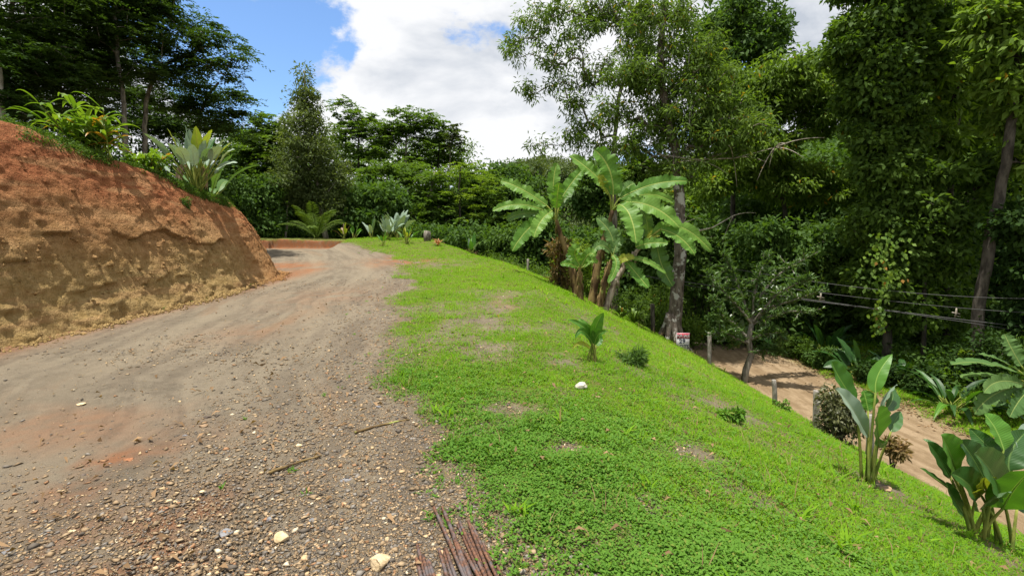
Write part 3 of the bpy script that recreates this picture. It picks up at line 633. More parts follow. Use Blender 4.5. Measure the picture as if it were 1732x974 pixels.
tree('broadleaf_tree', 'dense round leaved tree whose crown tops out right of the speckled tree, against the cloud', 24, 1236, [(1240, 400), (1240, 250), (1236, 140), (1245, 70)],
     [(1250, 60, 44, 34), (1290, 45, 36, 24), (1312, 28, 20, 14), (1230, 110, 44, 34), (1275, 95, 40, 24), (1225, 20, 34, 24), (1240, 160, 50, 30), (1270, -10, 50, 24), (1320, 60, 24, 16), (1200, 60, 40, 40), (1295, 80, 34, 24)], 'broad', 'dark', .16, .06, seed=33, cover=.85, L=.27, W=.11, n=70, rc=.62, flat=.5, twig=.016)
tree('broadleaf_tree', 'wide tree with outstretched leafy arms dotted with yellow leaves, around the sky gap', 21.5, 1330, [(1325, 480), (1330, 370), (1318, 260), (1300, 190)],
     [(1300, 130, 56, 24), (1350, 115, 50, 18), (1390, 135, 44, 16), (1290, 180, 60, 26), (1350, 170, 50, 18), (1400, 180, 40, 16), (1240, 225, 60, 24), (1310, 235, 50, 14), (1250, 285, 60, 20), (1350, 285, 50, 16), (1400, 300, 50, 14), (1440, 320, 40, 14), (1380, 330, 50, 12), (1200, 310, 50, 20), (1385, 205, 46, 22), (1275, 250, 60, 34), (1340, 150, 60, 30), (1230, 160, 40, 40), (1330, 310, 60, 24), (1420, 150, 30, 24)], 'broad_light', 'dark', .17, .05, seed=34, cover=1.5, L=.26, W=.085, n=75, rc=.55, flat=.55, droop=.7)
tree('broadleaf_tree', 'shaded forking tree behind the sky gap, seen over the bright hillside', 34, 1425, [(1420, 330), (1425, 280), (1445, 225), (1460, 180)], [(1440, 170, 40, 24), (1400, 240, 24, 10), (1450, 220, 30, 20), (1360, 250, 30, 9), (1380, 262, 30, 10)], 'broad', 'dark', .22, .1, seed=35, cover=1.2, **br)
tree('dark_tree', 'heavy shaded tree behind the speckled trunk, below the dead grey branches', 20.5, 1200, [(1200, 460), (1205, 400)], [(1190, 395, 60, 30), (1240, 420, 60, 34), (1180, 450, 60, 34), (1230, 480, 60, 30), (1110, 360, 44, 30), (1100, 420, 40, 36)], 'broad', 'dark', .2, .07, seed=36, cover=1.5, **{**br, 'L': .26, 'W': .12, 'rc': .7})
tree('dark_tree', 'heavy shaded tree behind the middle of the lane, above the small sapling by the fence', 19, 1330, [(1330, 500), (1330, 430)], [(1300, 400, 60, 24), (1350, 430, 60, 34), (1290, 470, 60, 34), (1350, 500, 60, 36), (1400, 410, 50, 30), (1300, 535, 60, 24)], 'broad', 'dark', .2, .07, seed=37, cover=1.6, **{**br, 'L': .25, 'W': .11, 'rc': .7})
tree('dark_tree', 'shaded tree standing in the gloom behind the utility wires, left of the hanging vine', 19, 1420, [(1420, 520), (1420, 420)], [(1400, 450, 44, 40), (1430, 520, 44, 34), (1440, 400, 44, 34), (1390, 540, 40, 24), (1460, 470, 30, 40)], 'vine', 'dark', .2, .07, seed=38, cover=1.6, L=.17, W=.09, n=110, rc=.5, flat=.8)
for i, (px, Y, lf, bl, lab) in enumerate((
    (1010, 38, 'broad', [(1000, 300, 30, 22), (1030, 320, 34, 26), (985, 335, 30, 20), (1020, 355, 40, 20)], 'dark crown seen between the two tallest banana plants'),
    (1085, 33, 'feather_mid', [(1080, 290, 34, 14), (1100, 310, 34, 16), (1070, 325, 34, 14), (1095, 345, 40, 16), (1085, 270, 24, 10)], 'layered tree seen right behind the upper banana leaves'),
    (960, 46, 'far', [(955, 300, 26, 14), (975, 315, 30, 14), (945, 330, 34, 14), (970, 350, 30, 16)], 'pale hillside tree seen between the left and the tallest banana plants'),
    (1180, 30, 'broad_light', [(1180, 330, 40, 20), (1210, 350, 44, 20), (1160, 360, 34, 18), (1200, 300, 34, 16)], 'light green tree behind the bare grey branches'),
    (1270, 45, 'far', [(1260, 345, 34, 10), (1300, 350, 30, 10), (1340, 345, 34, 9)], 'pale tree on the bright hillside below the yellow dotted tree'),
    (1390, 40, 'lime', [(1385, 260, 26, 10), (1410, 285, 26, 12), (1370, 290, 26, 10)], 'bright tree on the hillside under the sky gap'))):
    tree('hillside_tree', lab, Y, px, [(px, bl[0][1]+20)], bl, lf, 'dark', .2, .07, seed=70+i, cover=1.3, **{**br, 'rc': .95, 'L': .36, 'W': .19, 'style': 'spray' if lf == 'feather_mid' else 'ball'})
# --- the right hand wall of jungle
vt = dict(L=.19, W=.11, n=85, rc=.50, flat=.5, droop=.5)
tree('vine_draped_tree', 'tall tree draped in vines to the ground, behind the hanging light green vine', 16, 1500, [(1500, 480), (1500, 300), (1495, 150), (1500, 40), (1510, -60)],
     [(1470, 50, 60, 34), (1530, 20, 60, 34), (1440, 90, 44, 20), (1490, 110, 60, 34), (1545, 90, 50, 34), (1470, 160, 46, 34), (1520, 170, 46, 34), (1480, 220, 40, 34), (1530, 240, 34, 40), (1485, 290, 40, 36), (1520, 330, 40, 44), (1480, 380, 40, 44), (1525, 430, 40, 44), (1485, 470, 38, 44), (1520, 520, 40, 40), (1500, -40, 80, 30)],
     'vine', 'dark', .15, .06, seed=41, cover=1.9, **vt)
tree('vine_draped_tree', 'big tree in the upper right with broad bright leaves hanging over a sky gap', 17, 1600, [(1600, 480), (1610, 300), (1620, 150), (1630, 30)],
     [(1590, 50, 56, 34), (1640, 20, 60, 34), (1600, 110, 50, 24), (1560, 140, 40, 24), (1580, 170, 36, 20), (1570, 225, 36, 24), (1600, 250, 44, 18), (1650, 235, 40, 20), (1690, 60, 50, 40), (1560, 60, 60, 40), (1550, 130, 50, 40), (1690, 120, 40, 30), (1640, 80, 40, 24), (1640, -40, 80, 30)],
     'broad_light', 'dark', .12, .05, seed=42, cover=1.4, L=.30, W=.125, n=60, rc=.6, flat=.36, droop=.6)
tree('leaning_tree', 'thick dark barked tree leaning right at the right side, bare below, climbers round its foot', 14, 1652, [(1655, 500), (1672, 430), (1690, 340), (1706, 240), (1716, 120), (1725, 0)],
     [(1715, 100, 50, 50), (1700, 30, 50, 40), (1730, 180, 40, 40), (1740, 250, 30, 40), (1690, 150, 24, 20), (1740, -20, 60, 40)],
     'broad_light', 'dark', .17, .10, seed=43, cover=1.3, L=.28, W=.11, n=65, rc=.55, flat=.36, minh=.6, droop=.5)
tree('broadleaf_tree', 'leafy tree with upturned leaf clusters, left of the leaning trunk', 15.6, 1562, [(1562, 520), (1568, 420), (1580, 350)], [(1600, 300, 50, 20), (1640, 380, 44, 24), (1690, 300, 40, 30), (1540, 300, 30, 24), (1660, 260, 40, 14), (1600, 450, 44, 20), (1570, 345, 50, 14), (1610, 365, 46, 14), (1560, 385, 44, 16), (1610, 395, 40, 14), (1575, 420, 50, 20), (1640, 340, 24, 10)], 'vine', 'dark', .08, .04, seed=44, cover=1.0, L=.24, W=.10, n=70, rc=.5, flat=.45)
tree('dark_tree', 'shaded tree mass behind the leaning trunk at the right', 20, 1640, [(1640, 520), (1640, 420)], [(1620, 430, 70, 40), (1680, 400, 60, 44), (1700, 480, 60, 44), (1600, 500, 60, 40), (1650, 540, 70, 30), (1710, 330, 50, 50), (1640, 310, 50, 20), (1745, 430, 40, 80)], 'dark', 'dark', .25, .08, seed=45, cover=1.5, **{**vt, 'rc': .7, 'L': .22, 'W': .12})
tree('dark_tree', 'shaded thicket tree at the right picture edge above the broad banana leaves', 13.5, 1745, [(1745, 520), (1750, 420)], [(1730, 380, 34, 44), (1740, 460, 34, 44), (1735, 540, 44, 24)], 'dark', 'dark', .14, .06, seed=46, cover=1.4, **vt)
tree('dark_tree', 'shaded vine clad tree just right of the hanging light green vine, behind the wires', 17.5, 1570, [(1570, 560), (1565, 480)], [(1560, 460, 50, 34), (1590, 520, 50, 34), (1540, 540, 50, 30), (1590, 575, 50, 24)], 'vine', 'dark', .16, .06, seed=47, cover=1.5, **vt)

# --- sapling with long arms by the fence
def armtree(label, Y, base, stem, arms, leaf, bark, seed):
    g = np.random.default_rng(seed); B = col_at(base, Y); ro = root('young_tree', B, label, 'tree'); mb = MB()
    st = [B-np.array([0, 0, .1])]+[at(x, y, Y) for x, y in stem]; mb.tube(st, np.linspace(.115, .07, len(st)), 9, wob=.25, seed=2)
    Vs = MB()
    for arm in arms:
        P = [at(x, y, Y+dy) for x, y, dy in arm]; P = np.array(P)
        t = np.linspace(0, 1, 24); q = np.linspace(0, 1, len(P)); C_ = np.stack([np.interp(t, q, P[:, i]) for i in range(3)], 1)
        for _ in range(3): C_[1:-1] = .25*C_[:-2]+.5*C_[1:-1]+.25*C_[2:]
        mb.tube(C_, np.linspace(.05, .012, 24), 6)
        n = 150; k_ = g.integers(3, 24, n); pos = C_[k_]+g.normal(0, .04, (n, 3)); T = unit(np.gradient(C_, axis=0))[k_]
        tw = g.random(n)*6.28; a = unit(T*.5+np.stack([np.cos(tw), .6*np.sin(tw), np.abs(np.sin(tw))*.6], 1))
        for s_ in range(3):
            V, Q = leafquads(pos+a*.05*s_, unit(a+g.normal(0, .45, a.shape)), unit(np.array([0, 0, 1.])+g.normal(0, .5, a.shape)), g.uniform(.10, .17, n), g.uniform(.035, .05, n)); Vs.add(V, Q, rnd=np.repeat(g.random(n), 4))
        m = 10
        for j in range(m):   # side twigs
            k0 = int(g.integers(8, 22)); d = unit(T[0]*0+np.array([g.normal(0, .6), g.normal(0, .5), g.normal(.2, .5)])); l = g.uniform(.2, .5)
            mb.tube([C_[k0], C_[k0]+d*l*.5, C_[k0]+d*l], [.012, .008, .004], 4)
            kk = 18; tt = g.random((kk, 1)); V, Q = leafquads(C_[k0]+d*l*tt, unit(d+g.normal(0, .6, (kk, 3))), unit(np.array([0, 0, 1.])+g.normal(0, .5, (kk, 3))), g.uniform(.10, .16, kk), g.uniform(.035, .05, kk)); Vs.add(V, Q, rnd=np.repeat(g.random(kk), 4))
    mb.kid('trunk', BK[bark], ro, smooth=True); Vs.kid('crown', LM[leaf], ro)
armtree('small crooked tree with long leafy arms beside the dirt lane', 14.6, 1258, [(1262, 625), (1271, 600), (1266, 575), (1272, 545)],
        [[(1272, 548, 0), (1300, 520, -.3), (1350, 505, -.6), (1392, 490, -.8)], [(1272, 548, 0), (1300, 535, .2), (1340, 525, .3), (1375, 530, .5)], [(1272, 548, 0), (1285, 500, .2), (1320, 460, .4), (1385, 425, .6)],
         [(1272, 548, 0), (1275, 500, 0), (1285, 460, 0), (1302, 430, 0)], [(1272, 548, 0), (1250, 520, -.2), (1230, 500, -.4), (1195, 460, -.6)], [(1272, 548, 0), (1255, 500, .2), (1240, 460, .4), (1222, 430, .5)],
         [(1268, 575, 0), (1290, 565, -.3), (1315, 560, -.4), (1325, 575, -.5)], [(1268, 575, 0), (1240, 545, .3), (1215, 530, .5), (1205, 505, .6)], [(1272, 548, 0), (1310, 500, -.5), (1345, 480, -.8), (1370, 470, -1.)], [(1266, 580, 0), (1240, 570, -.3), (1225, 560, -.4), (1205, 565, -.5)], [(1271, 600, 0), (1290, 590, -.2), (1305, 590, -.3), (1322, 600, -.4)]],
        'sapling', 'grey', 51)

# ------------------------------------------------------------------ dead grey branches caught in the speckled tree
g = np.random.default_rng(66)
for lab, pts in (('long bare grey branch sweeping right from the speckled trunk above the banana leaves', [(1148, 290), (1090, 262), (1120, 262), (1170, 270), (1240, 268), (1310, 250)]),):
    P = np.array([at(x, y, 16.6+.1*i) for i, (x, y) in enumerate(pts[2:])]); mb = MB(); mb.tube(np.vstack([at(1150, 280, 17), P]), np.linspace(.05, .015, len(P)+1), 6)
    for j in range(16):
        k_ = g.integers(0, len(P)); d = unit([g.normal(0, 1), g.normal(0, .6), g.normal(-.1, .7)]); l = g.uniform(.5, 1.6); q = P[k_]+g.normal(0, .05, 3)*0
        mb.tube(bez(q, q+d*l*.5+[0, 0, .2], q+d*l, 6), np.linspace(.02, .005, 6), 4)
    tag(mb.obj('dead_branch', BK['pale'], smooth=True), lab, 'branch')
P = np.array([at(x, y, 16.4) for x, y in ((1155, 380), (1175, 392), (1205, 385), (1240, 365))]); mb = MB(); mb.tube(P, np.linspace(.04, .012, 4), 6)
for j in range(8):
    k_ = g.integers(0, 4); d = unit([g.normal(.4, 1), g.normal(0, .6), g.normal(.3, .7)]); l = g.uniform(.4, 1.0); mb.tube(bez(P[k_], P[k_]+d*l*.5+[0, 0, .1], P[k_]+d*l, 5), np.linspace(.015, .004, 5), 4)
tag(mb.obj('dead_branch', BK['pale'], smooth=True), 'short bare grey branch leaving the speckled trunk beside the lowest banana leaves', 'branch')

# ------------------------------------------------------------------ far hills and forest masses
a = np.linspace(R(-75), R(75), 420); rr = np.concatenate([np.linspace(55, 160, 50), np.linspace(164, 420, 60)])
AA, RR = np.meshgrid(a, rr, indexing='ij')
pxs = 866+F*np.tan(AA)
ridge = 16+np.interp(pxs, [-800, 300, 700, 800, 870, 930, 990, 1100, 1250, 1400, 1550, 1650, 1732, 2400, 4000], [330, 330, 315, 300, 270, 262, 270, 285, 265, 250, 215, 192, 190, 200, 260])
dist = np.interp(pxs, [300, 860, 1000, 1300, 1700], [240, 260, 250, 170, 300])
hz_ = np.array([0, 0, 1.]); elev = (487-ridge)/F*math.cos(PITCH)-math.sin(PITCH)
ztopr = EYE+elev*dist
t = np.clip((RR-60)/(dist-60), 0, 1.0); HZ = -3+(ztopr+3)*(t**1.15)-np.clip(RR-dist, 0, None)*.5
HX = RR*np.sin(AA)/1.0; HY = RR*np.cos(AA); HX = np.tan(AA)*HY
HZ = HZ+3.0*fbm(HX*.02, HY*.02, 4, 201)*t
Vh = np.stack([HX, HY, HZ-1.5], -1).reshape(-1, 3)
hm = MT('forest_floor'); hc = hm.mix(hm.noise(.12, 5, .6), (.025, .045, .014), (.08, .11, .03)); HILL = hm.done(hm.bsdf(hc, .95, .05))
struct(mesh('hills', Vh, grid_faces(*AA.shape), HILL, smooth=True))
g = np.random.default_rng(77)
def canopy(name, n, pick, leaf, L, W, rc, nl, seed, label):
    g = np.random.default_rng(seed); cen = pick(n, g); K = len(cen); rad = g.uniform(.6, 1.3, (K, 1))*rc*np.array([[1, 1, .8]])
    V, Q, rn = clump_leaves(cen, rad, nl, L, W, g, .2, .6); CNT[0] += len(Q)
    o = mesh(name, V, Q, LM[leaf], attrs=dict(rnd=rn)); stuff(o, label, 'forest')
def hillpick(r0, r1, pa, pb):
    def f(n, g):
        pp = g.uniform(pa, pb, n); th = np.arctan((pp-866)/F); r = r0+(r1-r0)*g.random(n)**.8
        i = np.clip(np.searchsorted(a, th), 0, len(a)-1); j = np.clip(np.searchsorted(rr, r), 0, len(rr)-1)
        return np.stack([np.tan(th)*rr[j]*np.cos(th), rr[j]*np.cos(th), HZ[i, j]+g.uniform(0, 3, n)], 1)
    return f
canopy('hill_forest', 5200, hillpick(110, 300, 780, 1800), 'far', 1.1, .8, 2.6, 34, 1, 'forest covering the distant hills')
canopy('hillside_scrub', 2200, hillpick(58, 110, 850, 1800), 'far', .6, .35, 1.6, 55, 2, 'pale scrub on the nearer hillside')
def belt(Y0, Y1, pa, pb, ya, yb):
    def f(n, g):
        Y = g.uniform(Y0, Y1, n); p = g.uniform(pa, pb, n); x = (p-866)/F*Y
        top = EYE+Y*((487-np.interp(p, [pa, pb], [ya, yb]))/F-.105); z0 = height(x, Y)
        return np.stack([x, Y, z0+(top-z0)*g.random(n)**.8], 1)
    return f
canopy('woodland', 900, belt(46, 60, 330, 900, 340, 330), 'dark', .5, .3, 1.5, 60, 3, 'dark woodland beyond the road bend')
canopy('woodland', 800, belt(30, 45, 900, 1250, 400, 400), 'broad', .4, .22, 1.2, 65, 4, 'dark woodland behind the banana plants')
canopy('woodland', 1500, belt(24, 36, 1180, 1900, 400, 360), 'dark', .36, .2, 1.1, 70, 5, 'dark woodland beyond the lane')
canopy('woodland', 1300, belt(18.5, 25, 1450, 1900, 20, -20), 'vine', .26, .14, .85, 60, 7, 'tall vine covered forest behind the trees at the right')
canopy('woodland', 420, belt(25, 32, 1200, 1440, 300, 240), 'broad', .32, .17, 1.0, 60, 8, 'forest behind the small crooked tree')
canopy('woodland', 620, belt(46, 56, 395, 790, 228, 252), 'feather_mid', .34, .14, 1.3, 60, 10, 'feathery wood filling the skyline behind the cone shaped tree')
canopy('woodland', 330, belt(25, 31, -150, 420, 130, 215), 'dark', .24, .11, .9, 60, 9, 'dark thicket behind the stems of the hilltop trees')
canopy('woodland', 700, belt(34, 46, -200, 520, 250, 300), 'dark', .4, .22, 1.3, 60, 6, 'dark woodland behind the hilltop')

# ------------------------------------------------------------------ big leaved plants
CR = np.array([-1, -.55, -.07, 0, .07, .55, 1])
def paddle(P0, Pm, P2, W, face=None, fold=.25, g=None, tear=0., n=16, shape='oval', wave=.04, droopw=.0, ctrl=False):
    """one big leaf as a sheet along a curve; face = the way the upper side looks"""
    c = bez(P0, Pm if ctrl else through(P0, Pm, P2), P2, n); T = unit(np.gradient(c, axis=0)); L = np.linalg.norm(np.diff(c, axis=0), axis=1).sum()
    face = np.array([0, -.35, 1.]) if face is None else np.asarray(face, float)
    Sd = unit(np.cross(T, face)); Nn = np.cross(Sd, T)
    t = np.linspace(0, 1, n)
    if shape == 'oval': prof = np.sin(np.pi*np.clip(t, 0, 1)**.85)**.62*(1-.15*t)
    elif shape == 'lance': prof = np.sin(np.pi*t**.7)**.9
    elif shape == 'heart': prof = np.sin(np.pi*t**.6)**.55
    else: prof = np.minimum(1, np.sin(np.pi*np.clip(t*.96+.03, 0, 1))**.42)   # strap with blunt ends (banana)
    w = W*.5*prof; w[-1] = W*.02; w[0] = W*.03
    u = CR[None, :]*np.ones((n, 1))
    ph = g.random()*6 if g is not None else 0
    wv = wave*W*np.sin(t[:, None]*22+ph+u*2)*np.abs(u)
    if g is not None and tear > 0:
        seg = np.repeat(g.random(n//2+1), 2)[:n]; wid = 1+.0*seg
        ed = 1-tear*np.abs(u)**6*np.where(g.random((n, 7)) < .28, g.uniform(.12, .5, (n, 7)), .05*g.random((n, 7)))
        V = c[:, None]+Sd[:, None]*(u*w[:, None]*ed)[..., None]+Nn[:, None]*((fold*np.abs(u)-.25*tear*(seg[:, None]-.3)*u*u)*w[:, None]+wv)[..., None]
    else:
        V = c[:, None]+Sd[:, None]*(u*w[:, None])[..., None]+Nn[:, None]*(fold*np.abs(u)*w[:, None]+wv)[..., None]
    V[..., 2] -= (droopw*np.abs(u)*w[:, None])
    Q = grid_faces(n, 7); lv = (t[:, None]*L*np.ones((1, 7))).ravel()
    return V.reshape(-1, 3), Q, dict(lu=u.ravel(), lv=lv), c
def leafpart(ro, mb, P0, Pm, P2, W, mat, g, stalk=None, r=.012, name='leaf', lab=None, **k):
    V, Q, at_, c = paddle(P0, Pm, P2, W, g=g, **k)
    at_['rnd'] = np.full(len(V), g.random())
    m2 = MB(); m2.add(V, Q, **{**at_}); 
    # midrib and stalk
    rib = c[:int(len(c)*.85)]-np.array([0, 0, .0])
    nrib = len(rib)
    Vt, Qt, Tt = tube(rib+np.array([0, 0, -W*.01]), np.linspace(max(r*.8, .004), .002, nrib), 5, cap=False)
    m2.add(Vt, Qt, lu=0., lv=0., rnd=.5)
    if stalk is not None: mb.tube(stalk, np.linspace(r*1.5, r*.9, len(stalk)), 6)
    V, f, A = m2.data(); o = kid(name, V, f, PM[mat], ro, attrs=A, smooth=True)
    if lab: o['label'] = lab
    return o
def pxleaves(ro, mb, Y, hub, leaves, g, stalk_r=.014, stalks=True, scale=1.0, **kw):
    """leaves: (base px, mid px, tip px, width px, material, depth shift at tip[, extras])"""
    for lf in leaves:
        b, m, t, wpx, mat, dy = lf[:6]; ex = lf[6] if len(lf) > 6 else {}
        P0 = at(*b, Y+dy*.15); Pm = at(*m, Y+dy*.6); P2 = at(*t, Y+dy); st = None
        if stalks and np.linalg.norm(P0-hub) > .03:
            h = hub+g.normal(0, .015, 3); st = bez(h, (h+P0)/2+np.array([(h[0]-P0[0])*.15, 0, .04*np.linalg.norm(P0-h)]), P0, 7)
        leafpart(ro, mb, P0, Pm, P2, wpx/F*Y*scale, mat, g, st, stalk_r, **{**kw, **ex})
FC = dict(cam=(0, -1., .45), up=(0, -.3, 1.), cam2=(.1, -1., .1))
def banana(label, Y, base, stem, r0, leaves, seed, bark='stem', **kw):
    g = np.random.default_rng(seed); B = ground_at(base, Y); B[2] = float(gz(B[0], B[1])); ro = root('banana_plant', B, label, 'banana plant', 'banana plants on the brow of the slope'); mb = MB()
    pts = np.array([B-np.array([0, 0, .12])]+[at(x, y, Y) for x, y in stem]); q = np.linspace(0, 1, len(pts)); t = np.linspace(0, 1, 22)
    Cc = np.stack([np.interp(t, q, pts[:, i]) for i in range(3)], 1)
    for _ in range(3): Cc[1:-1] = .25*Cc[:-2]+.5*Cc[1:-1]+.25*Cc[2:]
    mb.tube(Cc, r0*(1.15-.65*t)*(1+.06*np.sin(t*40)), 11, wob=.16, seed=seed)
    # shreds of old sheath hanging on the stem
    for j in range(20):
        k_ = int(g.integers(2, 19)); d = unit([g.normal(), g.normal(), 0]); p = Cc[k_]+d*r0*(1.05-.5*t[k_]); l = g.uniform(.12, .4)
        mb.tube([p+[0, 0, .1], p+d*.02, p+d*.04+[0, 0, -l]], [.02, .022, .006], 4)
    o = mb.kid('stem', BK[bark], ro, smooth=True); s2 = MB()
    pxleaves(ro, s2, Y, Cc[-1], leaves, g, stalk_r=.022, tear=1., shape='strap', n=44, wave=.06, **kw)
    if s2.V: s2.kid('leaf_stalks', BK['stalk'], ro, smooth=True)
    return ro
cf = dict(face=FC['cam']); uf = dict(face=FC['up'])
banana('left banana plant of the clump, its long leaves reaching left over the dark trees', 15.4, 977, [(965, 440), (950, 405), (941, 372)], .115,
       [((925, 348), (882, 320), (847, 306), 24, 'banana', .2, cf), ((917, 355), (875, 346), (833, 357), 19, 'banana', -.3, cf), ((922, 362), (882, 362), (857, 373), 17, 'banana_dull', .3, cf),
        ((932, 358), (893, 388), (866, 425), 26, 'banana', -.4, cf), ((934, 357), (915, 374), (903, 402), 26, 'banana', -.6, cf), ((939, 348), (936, 311), (942, 276), 24, 'banana', .2, cf),
        ((941, 352), (943, 330), (946, 309), 22, 'banana', -.4, cf), ((951, 334), (966, 311), (986, 286), 24, 'banana', .3, cf), ((944, 355), (960, 330), (968, 318), 16, 'banana_dull', .6, cf)], 101)
banana('tallest banana plant, in the middle of the clump, with a broad leaf standing straight up', 14.8, 1000, [(1012, 440), (1024, 400), (1036, 356)], .115,
       [((1032, 326), (1004, 294), (964, 263), 26, 'banana', .4, cf), ((1037, 330), (1030, 286), (1006, 254), 44, 'banana', -.1, dict(face=(.2, -1, .3))), ((1030, 328), (1020, 310), (1011, 297), 18, 'cal_yel', -.3, cf),
        ((1048, 336), (1105, 312), (1163, 307), 26, 'banana', -.2, cf), ((1057, 340), (1100, 329), (1138, 343), 19, 'banana', .4, cf), ((1055, 342), (1106, 351), (1150, 386), 32, 'banana', -.6, cf),
        ((1048, 346), (1066, 366), (1076, 412), 36, 'banana', -.9, cf), ((1048, 334), (1060, 318), (1073, 310), 20, 'banana_dull', .5, cf), ((1062, 350), (1090, 365), (1096, 410), 26, 'banana_dull', .6, cf)], 102)
banana('dry leaning banana plant on the right of the clump, leaves arching towards the speckled trunk', 14.4, 1022, [(1040, 475), (1060, 445), (1088, 413)], .105,
       [((1105, 396), (1150, 384), (1204, 426), 26, 'banana', .2, cf), ((1118, 388), (1150, 402), (1175, 430), 26, 'banana', -.4, cf), ((1075, 418), (1102, 411), (1130, 412), 20, 'banana', -.3, cf),
        ((1112, 409), (1118, 445), (1138, 484), 34, 'banana_dull', .3, cf), ((1064, 437), (1094, 442), (1127, 463), 11, 'banana', -.4, cf), ((1060, 443), (1076, 462), (1097, 487), 22, 'banana', -.5, cf),
        ((1090, 412), (1096, 400), (1104, 388), 5, 'cal_yel', -.1, cf), ((1091, 412), (1104, 402), (1116, 399), 5, 'cal_yel', -.1, cf), ((1080, 405), (1078, 385), (1070, 368), 24, 'banana_dull', .4, cf)], 103, bark='dry')
banana('short banana plant half hidden between the tall one and the dry leaning one', 14.3, 1012, [(1024, 470), (1034, 440)], .09,
       [((1037, 431), (1033, 396), (1008, 368), 26, 'banana_dull', .3, cf), ((1034, 428), (1018, 415), (1003, 425), 18, 'banana_dull', -.3, cf), ((1042, 447), (1057, 436), (1073, 437), 15, 'cal_yel', -.2, cf), ((1038, 428), (1045, 410), (1055, 404), 18, 'banana_dull', .2, cf), ((1036, 432), (1042, 450), (1028, 478), 14, 'banana', -.5, cf)], 104)
banana('banana sucker with fresh light green leaves, in front of the taller stems', 13.9, 982, [(981, 475), (980, 452)], .07,
       [((981, 449), (972, 428), (981, 420), 26, 'banana', -.3, cf), ((984, 449), (996, 430), (1006, 433), 22, 'banana', -.2, cf), ((977, 453), (962, 446), (948, 448), 13, 'banana', -.2, cf), ((986, 452), (1000, 440), (1010, 445), 12, 'banana', .2, cf), ((979, 450), (965, 440), (962, 428), 14, 'banana_dull', .3, cf)], 105)

def upright(label, Y, base, leaves, seed, hubs=None, sr=.016, name='leafy_plant', cat='plant', group=None, **kw):
    g = np.random.default_rng(seed); B = ground_at(base, Y); B[2] = gz(B[0], B[1]); ro = root(name, B, label, cat, group); mb = MB()
    for i, lf in enumerate(leaves):
        h = B+np.array([g.normal(0, .035), g.normal(0, .035), -.05]) if hubs is None else ground_at(hubs[i % len(hubs)], Y+g.normal(0, .04))-np.array([0, 0, .04])
        pxleaves(ro, mb, Y, h, [lf], g, stalk_r=sr, n=18, **kw)
    mb.kid('stems', BK['stalk'], ro, smooth=True); return ro
c2 = dict(face=(.3, -1, .35)); c3 = dict(face=(-.5, -1, .2)); dn = dict(face=(0, -1, -.2))
upright('tall plant with upright paddle leaves on the slope edge in front of the croton bush', 4.75, 1470,
        [((1447, 680), (1420, 640), (1407, 611), 40, 'cal', -.10, dict(face=(.6, -1, .3))), ((1468, 738), (1441, 690), (1413, 657), 34, 'cal_grey', -.30, dict(face=(-.2, -1, .9))), ((1481, 664), (1486, 632), (1509, 599), 24, 'cal', .12, dict(face=(-.9, -1, .2))),
         ((1468, 694), (1464, 674), (1460, 660), 38, 'cal', .05, c2), ((1486, 740), (1484, 712), (1486, 688), 46, 'cal', -.35, dict(face=(0, -1, .5), shape='heart')), ((1489, 694), (1496, 670), (1517, 650), 34, 'cal_grey', .10, dict(face=(.5, -.6, -.4))),
         ((1507, 730), (1514, 712), (1524, 696), 20, 'cal_dark', .15, c3), ((1500, 745), (1492, 750), (1488, 742), 14, 'cal', -.2, dn), ((1498, 692), (1510, 672), (1505, 655), 26, 'cal_dark', .25, c2)], 111, scale=1.18, hubs=[1460, 1462, 1466, 1470, 1473, 1475, 1478, 1470, 1468], sr=.011, fold=.30, wave=.03, shape='oval')
BG = [((1607, 806), (1589, 775), (1568, 747), 30, 'cal_dark', -.1, c2), ((1618, 801), (1606, 765), (1592, 736), 50, 'cal', -.15, c2), ((1615, 832), (1586, 812), (1556, 791), 20, 'cal_dark', -.2, dict(face=(0, -.4, 1))),
      ((1697, 761), (1684, 726), (1664, 699), 42, 'cal', .15, c2), ((1688, 772), (1664, 748), (1640, 724), 26, 'cal_dark', .2, c3), ((1665, 812), (1645, 775), (1624, 744), 46, 'cal_dark', -.05, c2),
      ((1694, 836), (1674, 795), (1648, 766), 60, 'cal_dark', -.35, c2), ((1648, 850), (1640, 822), (1610, 800), 52, 'cal_dark', -.3, dict(face=(.1, -1, .6))), ((1706, 796), (1712, 760), (1738, 728), 44, 'cal_dark', .1, c3),
      ((1696, 860), (1716, 825), (1745, 795), 58, 'cal', -.3, c3), ((1662, 858), (1682, 838), (1706, 832), 34, 'cal_dark', -.35, dict(face=(0, -1, .2))), ((1668, 826), (1664, 812), (1672, 804), 30, 'cal_yel', -.2, dn), ((1660, 838), (1650, 832), (1640, 838), 18, 'cal_yel', -.25, dn),
      ((1720, 860), (1745, 850), (1760, 862), 40, 'cal_dark', .1, c3), ((1630, 870), (1612, 840), (1600, 815), 22, 'cal_dark', -.2, c2), ((1730, 770), (1745, 740), (1760, 730), 44, 'cal_grey', .2, c3), ((1590, 765), (1578, 752), (1560, 742), 12, 'cal_dark', .15, uf)]
upright('large dark leaved clump at the lower right corner, its leaves overlapping above the dirt lane', 4.25, 1668, BG, 112, scale=1.3, hubs=[1640, 1648, 1655, 1665, 1676, 1690, 1712], sr=.012, fold=.28, wave=.03, shape='oval')
